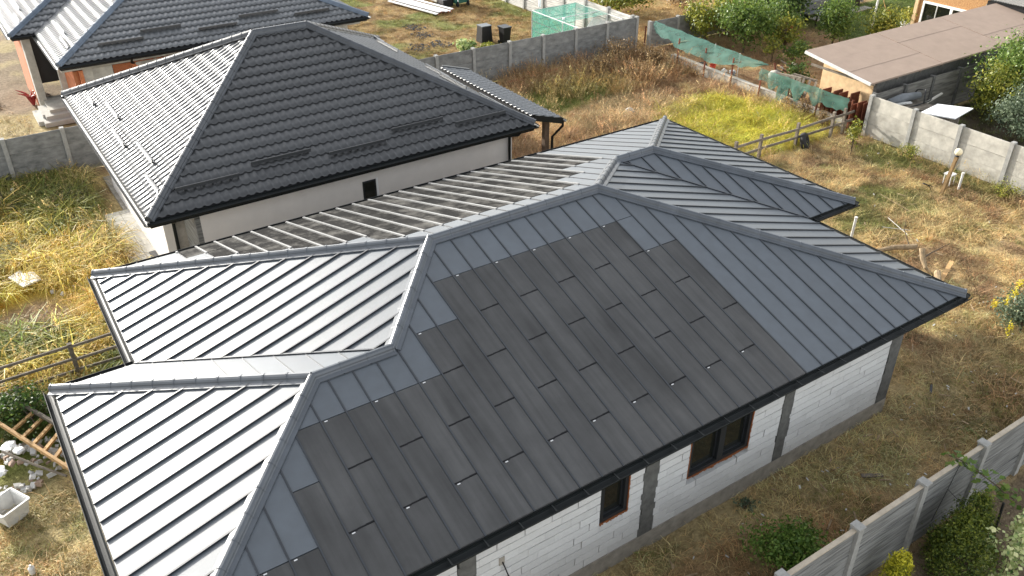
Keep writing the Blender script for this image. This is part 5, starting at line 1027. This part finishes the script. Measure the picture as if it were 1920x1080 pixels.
kind('lawn', 14, .06, .15, .012, .75, .05, .7)
kind('straw', 12, .12, .36, .015, 1.05, .09, .5)
kind('tall', 13, .28, .55, .015, .38, .05, .6)
kind('reed', 10, .42, .85, .026, .30, .05, .85)
kind('seed', 6, .45, .85, .011, .25, .04, .4, 4)
def scatter_tree():
    g = bpy.data.node_groups.new('scatter', 'GeometryNodeTree'); g.interface.new_socket('Geometry', in_out='INPUT', socket_type='NodeSocketGeometry'); g.interface.new_socket('Kinds', in_out='INPUT', socket_type='NodeSocketCollection'); g.interface.new_socket('Geometry', in_out='OUTPUT', socket_type='NodeSocketGeometry')
    nd = g.nodes.new; L = g.links.new; gi = nd('NodeGroupInput'); go = nd('NodeGroupOutput'); ip = nd('GeometryNodeInstanceOnPoints'); ci = nd('GeometryNodeCollectionInfo'); ci.inputs['Separate Children'].default_value = True; ci.inputs['Reset Children'].default_value = True
    L(gi.outputs['Kinds'], ci.inputs['Collection']); L(gi.outputs['Geometry'], ip.inputs['Points']); L(ci.outputs[0], ip.inputs['Instance']); ip.inputs['Pick Instance'].default_value = True
    def na(n, t): q = nd('GeometryNodeInputNamedAttribute'); q.data_type = t; q.inputs['Name'].default_value = n; return q.outputs[0]
    L(na('idx', 'INT'), ip.inputs['Instance Index']); L(na('scl', 'FLOAT_VECTOR'), ip.inputs['Scale'])
    er = nd('FunctionNodeEulerToRotation'); L(na('rot', 'FLOAT_VECTOR'), er.inputs[0]); L(er.outputs[0], ip.inputs['Rotation']); L(ip.outputs[0], go.inputs[0]); return g
GN = scatter_tree()
SOCK = [s.identifier for s in GN.interface.items_tree if s.name == 'Kinds'][0]
HOLES = [(-15.0, -.6, .55, 6.4), (-13.7, 1.3, 4, 9.9), (-12.4, -1.9, 12.1, 21.3), (-12.35, -10.5, 12, 19.15), (-11.8, -11.1, 19, 22.1), (-12.9, -1, 25.0, 45), (11.75, 24.6, 10.9, 13.9)]
def scatter(name, k, x0, x1, y0, y1, dens, mask=None, scl=(.8, 1.25), tint=1.15, tvar=.25, shift=None, label=None):
    n = int((x1 - x0) * (y1 - y0) * dens); x = rng.uniform(x0, x1, n); y = rng.uniform(y0, y1, n); keep = np.ones(n, bool)
    for a, b, c, d in HOLES: keep &= ~((x > a) & (x < b) & (y > c) & (y < d))
    if mask is not None: keep &= rng.random(n) < mask(x, y)
    x = x[keep]; y = y[keep]; n = len(x)
    if n == 0: return
    me = bpy.data.meshes.new(name); me.vertices.add(n); z = (fbm(x, y, .9, 5) - .5) * .09 - .035
    me.vertices.foreach_set('co', np.stack([x, y, z], 1).ravel().astype(np.float32))
    me.attributes.new('idx', 'INT', 'POINT').data.foreach_set('value', rng.integers(0, 4, n).astype(np.int32))
    rot = np.stack([rng.normal(size=n) * .12, rng.normal(size=n) * .12, rng.random(n) * 6.283], 1); me.attributes.new('rot', 'FLOAT_VECTOR', 'POINT').data.foreach_set('vector', rot.ravel().astype(np.float32))
    s = rng.uniform(*scl, n) * (.45 + 1.1 * fbm(x, y, 1.7, 77)); me.attributes.new('scl', 'FLOAT_VECTOR', 'POINT').data.foreach_set('vector', np.repeat(s[:, None], 3, 1).ravel().astype(np.float32))
    c = np.ones((n, 4)); c[:, :3] = ground_colour(x, y) * tint
    if shift is not None: c[:, :3] = c[:, :3] * .35 + np.array(shift) * .65
    c[:, :3] *= 1 + tvar * rng.normal(size=(n, 1)); c[:, 0] *= 1 + .10 * rng.normal(size=n); c[:, :3] = np.clip(c[:, :3], .01, .8)
    me.attributes.new('tint', 'FLOAT_COLOR', 'POINT').data.foreach_set('color', c.ravel().astype(np.float32))
    o = bpy.data.objects.new(name, me); S.collection.objects.link(o); o['kind'] = 'stuff'; o['label'] = label or name.replace('_', ' '); o['category'] = 'grass'
    md = o.modifiers.new('scatter', 'NODES'); md.node_group = GN; md[SOCK] = COLL[k]; return o
nz = lambda s, sd_: (lambda x, y: fbm(x, y, s, sd_))
scatter('dry_grass', 'straw', -.6, 11.9, -1.9, 11.2, 75, lambda x, y: .35 + .65 * sst(.3, .6, fbm(x, y, .9, 9)), (.7, 1.15), 1.2, .32, label='matted dry straw grass covering the lamp yard')
scatter('yard_grass', 'lawn', -.6, 11.9, -1.9, 11.2, 45, lambda x, y: sst(.42, .62, fbm(x, y, .45, 3)), (.9, 1.6), 1.3, .25, GREEN * 1.5, label='green grass patches in the lamp yard')
scatter('dry_tufts', 'tall', 1.5, 11.9, 1.8, 11.2, 34, lambda x, y: sst(.5, .72, fbm(x, y, .7, 15)) * sst(1.5, 4, x + y * .3), (.5, .95), 1.3, .3, STRAW * 1.2, label='upright dry tufts in the lamp yard')
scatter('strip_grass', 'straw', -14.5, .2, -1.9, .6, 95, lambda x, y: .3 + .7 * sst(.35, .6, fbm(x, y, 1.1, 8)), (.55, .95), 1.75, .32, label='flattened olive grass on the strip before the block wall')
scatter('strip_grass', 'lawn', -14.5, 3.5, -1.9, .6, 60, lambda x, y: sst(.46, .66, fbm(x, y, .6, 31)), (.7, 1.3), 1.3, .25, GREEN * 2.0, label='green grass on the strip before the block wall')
scatter('field_grass', 'tall', -1.8, 11.8, 11.3, 22.8, 50, lambda x, y: .5 + .5 * sst(.35, .6, fbm(x, y, .6, 19)), (.55, 1.05), 1.25, .28, label='tall dry grass in the field behind the ridge')
scatter('field_weeds', 'seed', -1.8, 11.8, 11.4, 22.8, 15, lambda x, y: sst(.42, .66, fbm(x, y, .5, 23)) * (1 - ell(x, y, 9, 13.5, 1.9, 1.9) * .7), (.7, 1.1), 1.3, .3, BROWN * 2.0, label='brown seeding weeds in the field behind the ridge')
scatter('bright_grass', 'tall', 5.5, 11.7, 11.2, 17, 90, lambda x, y: ell(x, y, 9.0, 13.6, 2.5, 2.2, .5), (.7, 1.1), 1.15, .22, YG * 1.1, label='bright yellow green grass patch behind the rail fence')
scatter('shaggy_grass', 'reed', 5.5, 11.7, 11.3, 17, 10, lambda x, y: ell(x, y, 9.0, 13.6, 2.8, 2.5, .6), (.6, 1.0), 1.2, .3, YG * 1.1, label='shaggy yellow blades standing out of the bright patch')
scatter('brush', 'seed', 4.5, 11.7, 18.6, 22.8, 26, lambda x, y: sst(.3, .5, fbm(x, y, .6, 61)), (.8, 1.35), 1.2, .3, (.30, .17, .07), label='reddish brown brush before the grey fence')
scatter('pale_grass', 'tall', 4, 9.2, 15, 19, 60, lambda x, y: ell(x, y, 6.4, 16.9, 2.3, 1.4), (.8, 1.2), 1.15, .2, PALE, label='pale straw mound in the field behind the ridge')
scatter('golden_reeds', 'reed', -22, -12.2, 10.2, 22.9, 44, lambda x, y: (.25 + .75 * sst(.36, .58, fbm(x, y, .55, 29))) * (1 - ell(x, y, -14.9, 14.6, 1.5, 1.1)) * (1 - ell(x, y, -14.9, 16.1, .7, .7, .2)), (.7, 1.35), 1.4, .36, label='tall golden reed grass left of the houses')
scatter('golden_grass', 'tall', -22, -12.2, 9.6, 22.9, 50, lambda x, y: 1 - .8 * ell(x, y, -14.9, 14.6, 1.4, 1.0) - .2, (.6, 1.05), 1.4, .3, label='golden grass left of the houses')
scatter('green_reeds', 'reed', -22, -11.9, 19.4, 22.8, 28, lambda x, y: sst(.40, .6, fbm(x, y, .6, 33)), (.8, 1.3), 1.3, .3, (.22, .23, .04), label='green reed grass in front of the shaded fence')
scatter('left_weeds', 'seed', -22, -12.2, 10.5, 22.8, 14, lambda x, y: sst(.45, .65, fbm(x, y, .6, 37)), (.7, 1.1), 1.3, .3, STRAW * 1.3, label='seeding stalks left of the houses')
scatter('corner_grass', 'straw', -20, -14.6, -2, 9.6, 80, lambda x, y: (.35 + .65 * sst(.35, .6, fbm(x, y, .9, 41))) * (1 - ell(x, y, -16, 8.85, 1.0, .9, .2)), (.55, 1.0), 1.2, .3, label='matted grass at the lower left')
scatter('corner_grass', 'lawn', -20, -14.6, -2, 9.9, 60, lambda x, y: sst(.42, .62, fbm(x, y, .7, 43)) * (1 - ell(x, y, -16, 8.85, 1.0, .9, .2)), (.8, 1.5), 1.2, .28, GREEN * 1.6, label='green grass at the lower left')
scatter('lawn_grass', 'lawn', -1, 11.6, 23.2, 46, 40, lambda x, y: .4 + .6 * sst(.35, .6, fbm(x, y, .6, 47)), (1.0, 1.7), 1.25, .28, label='short dry lawn behind the grey fence')
scatter('plot_grass', 'straw', -22, -1, 23.2, 40, 26, lambda x, y: sst(.42, .62, fbm(x, y, .45, 3)), (.6, 1.0), 1.25, .3, label='sparse grass on the building plot')
scatter('garden_grass', 'straw', 12.1, 32, 11, 22.7, 26, lambda x, y: sst(.35, .6, fbm(x, y, .6, 51)), (.7, 1.2), 1.25, .3, label='grass between the garden trees')
scatter('dry_field', 'straw', 11.8, 36, 23.1, 46, 16, None, (.8, 1.4), 1.2, .25, label='dry straw field beyond the garden')
scatter('scrap_weeds', 'tall', 12.1, 22, 2, 10.4, 12, lambda x, y: sst(.4, .6, fbm(x, y, .6, 53)), (.5, .9), 1.6, .3, GREEN * 1.2, label='weeds around the scrap heap')
scatter('fence_weeds', 'seed', 11.1, 11.8, 3, 11, 12, None, (.5, .9), 1.3, .3, STRAW, label='dry weeds along the pale fence')
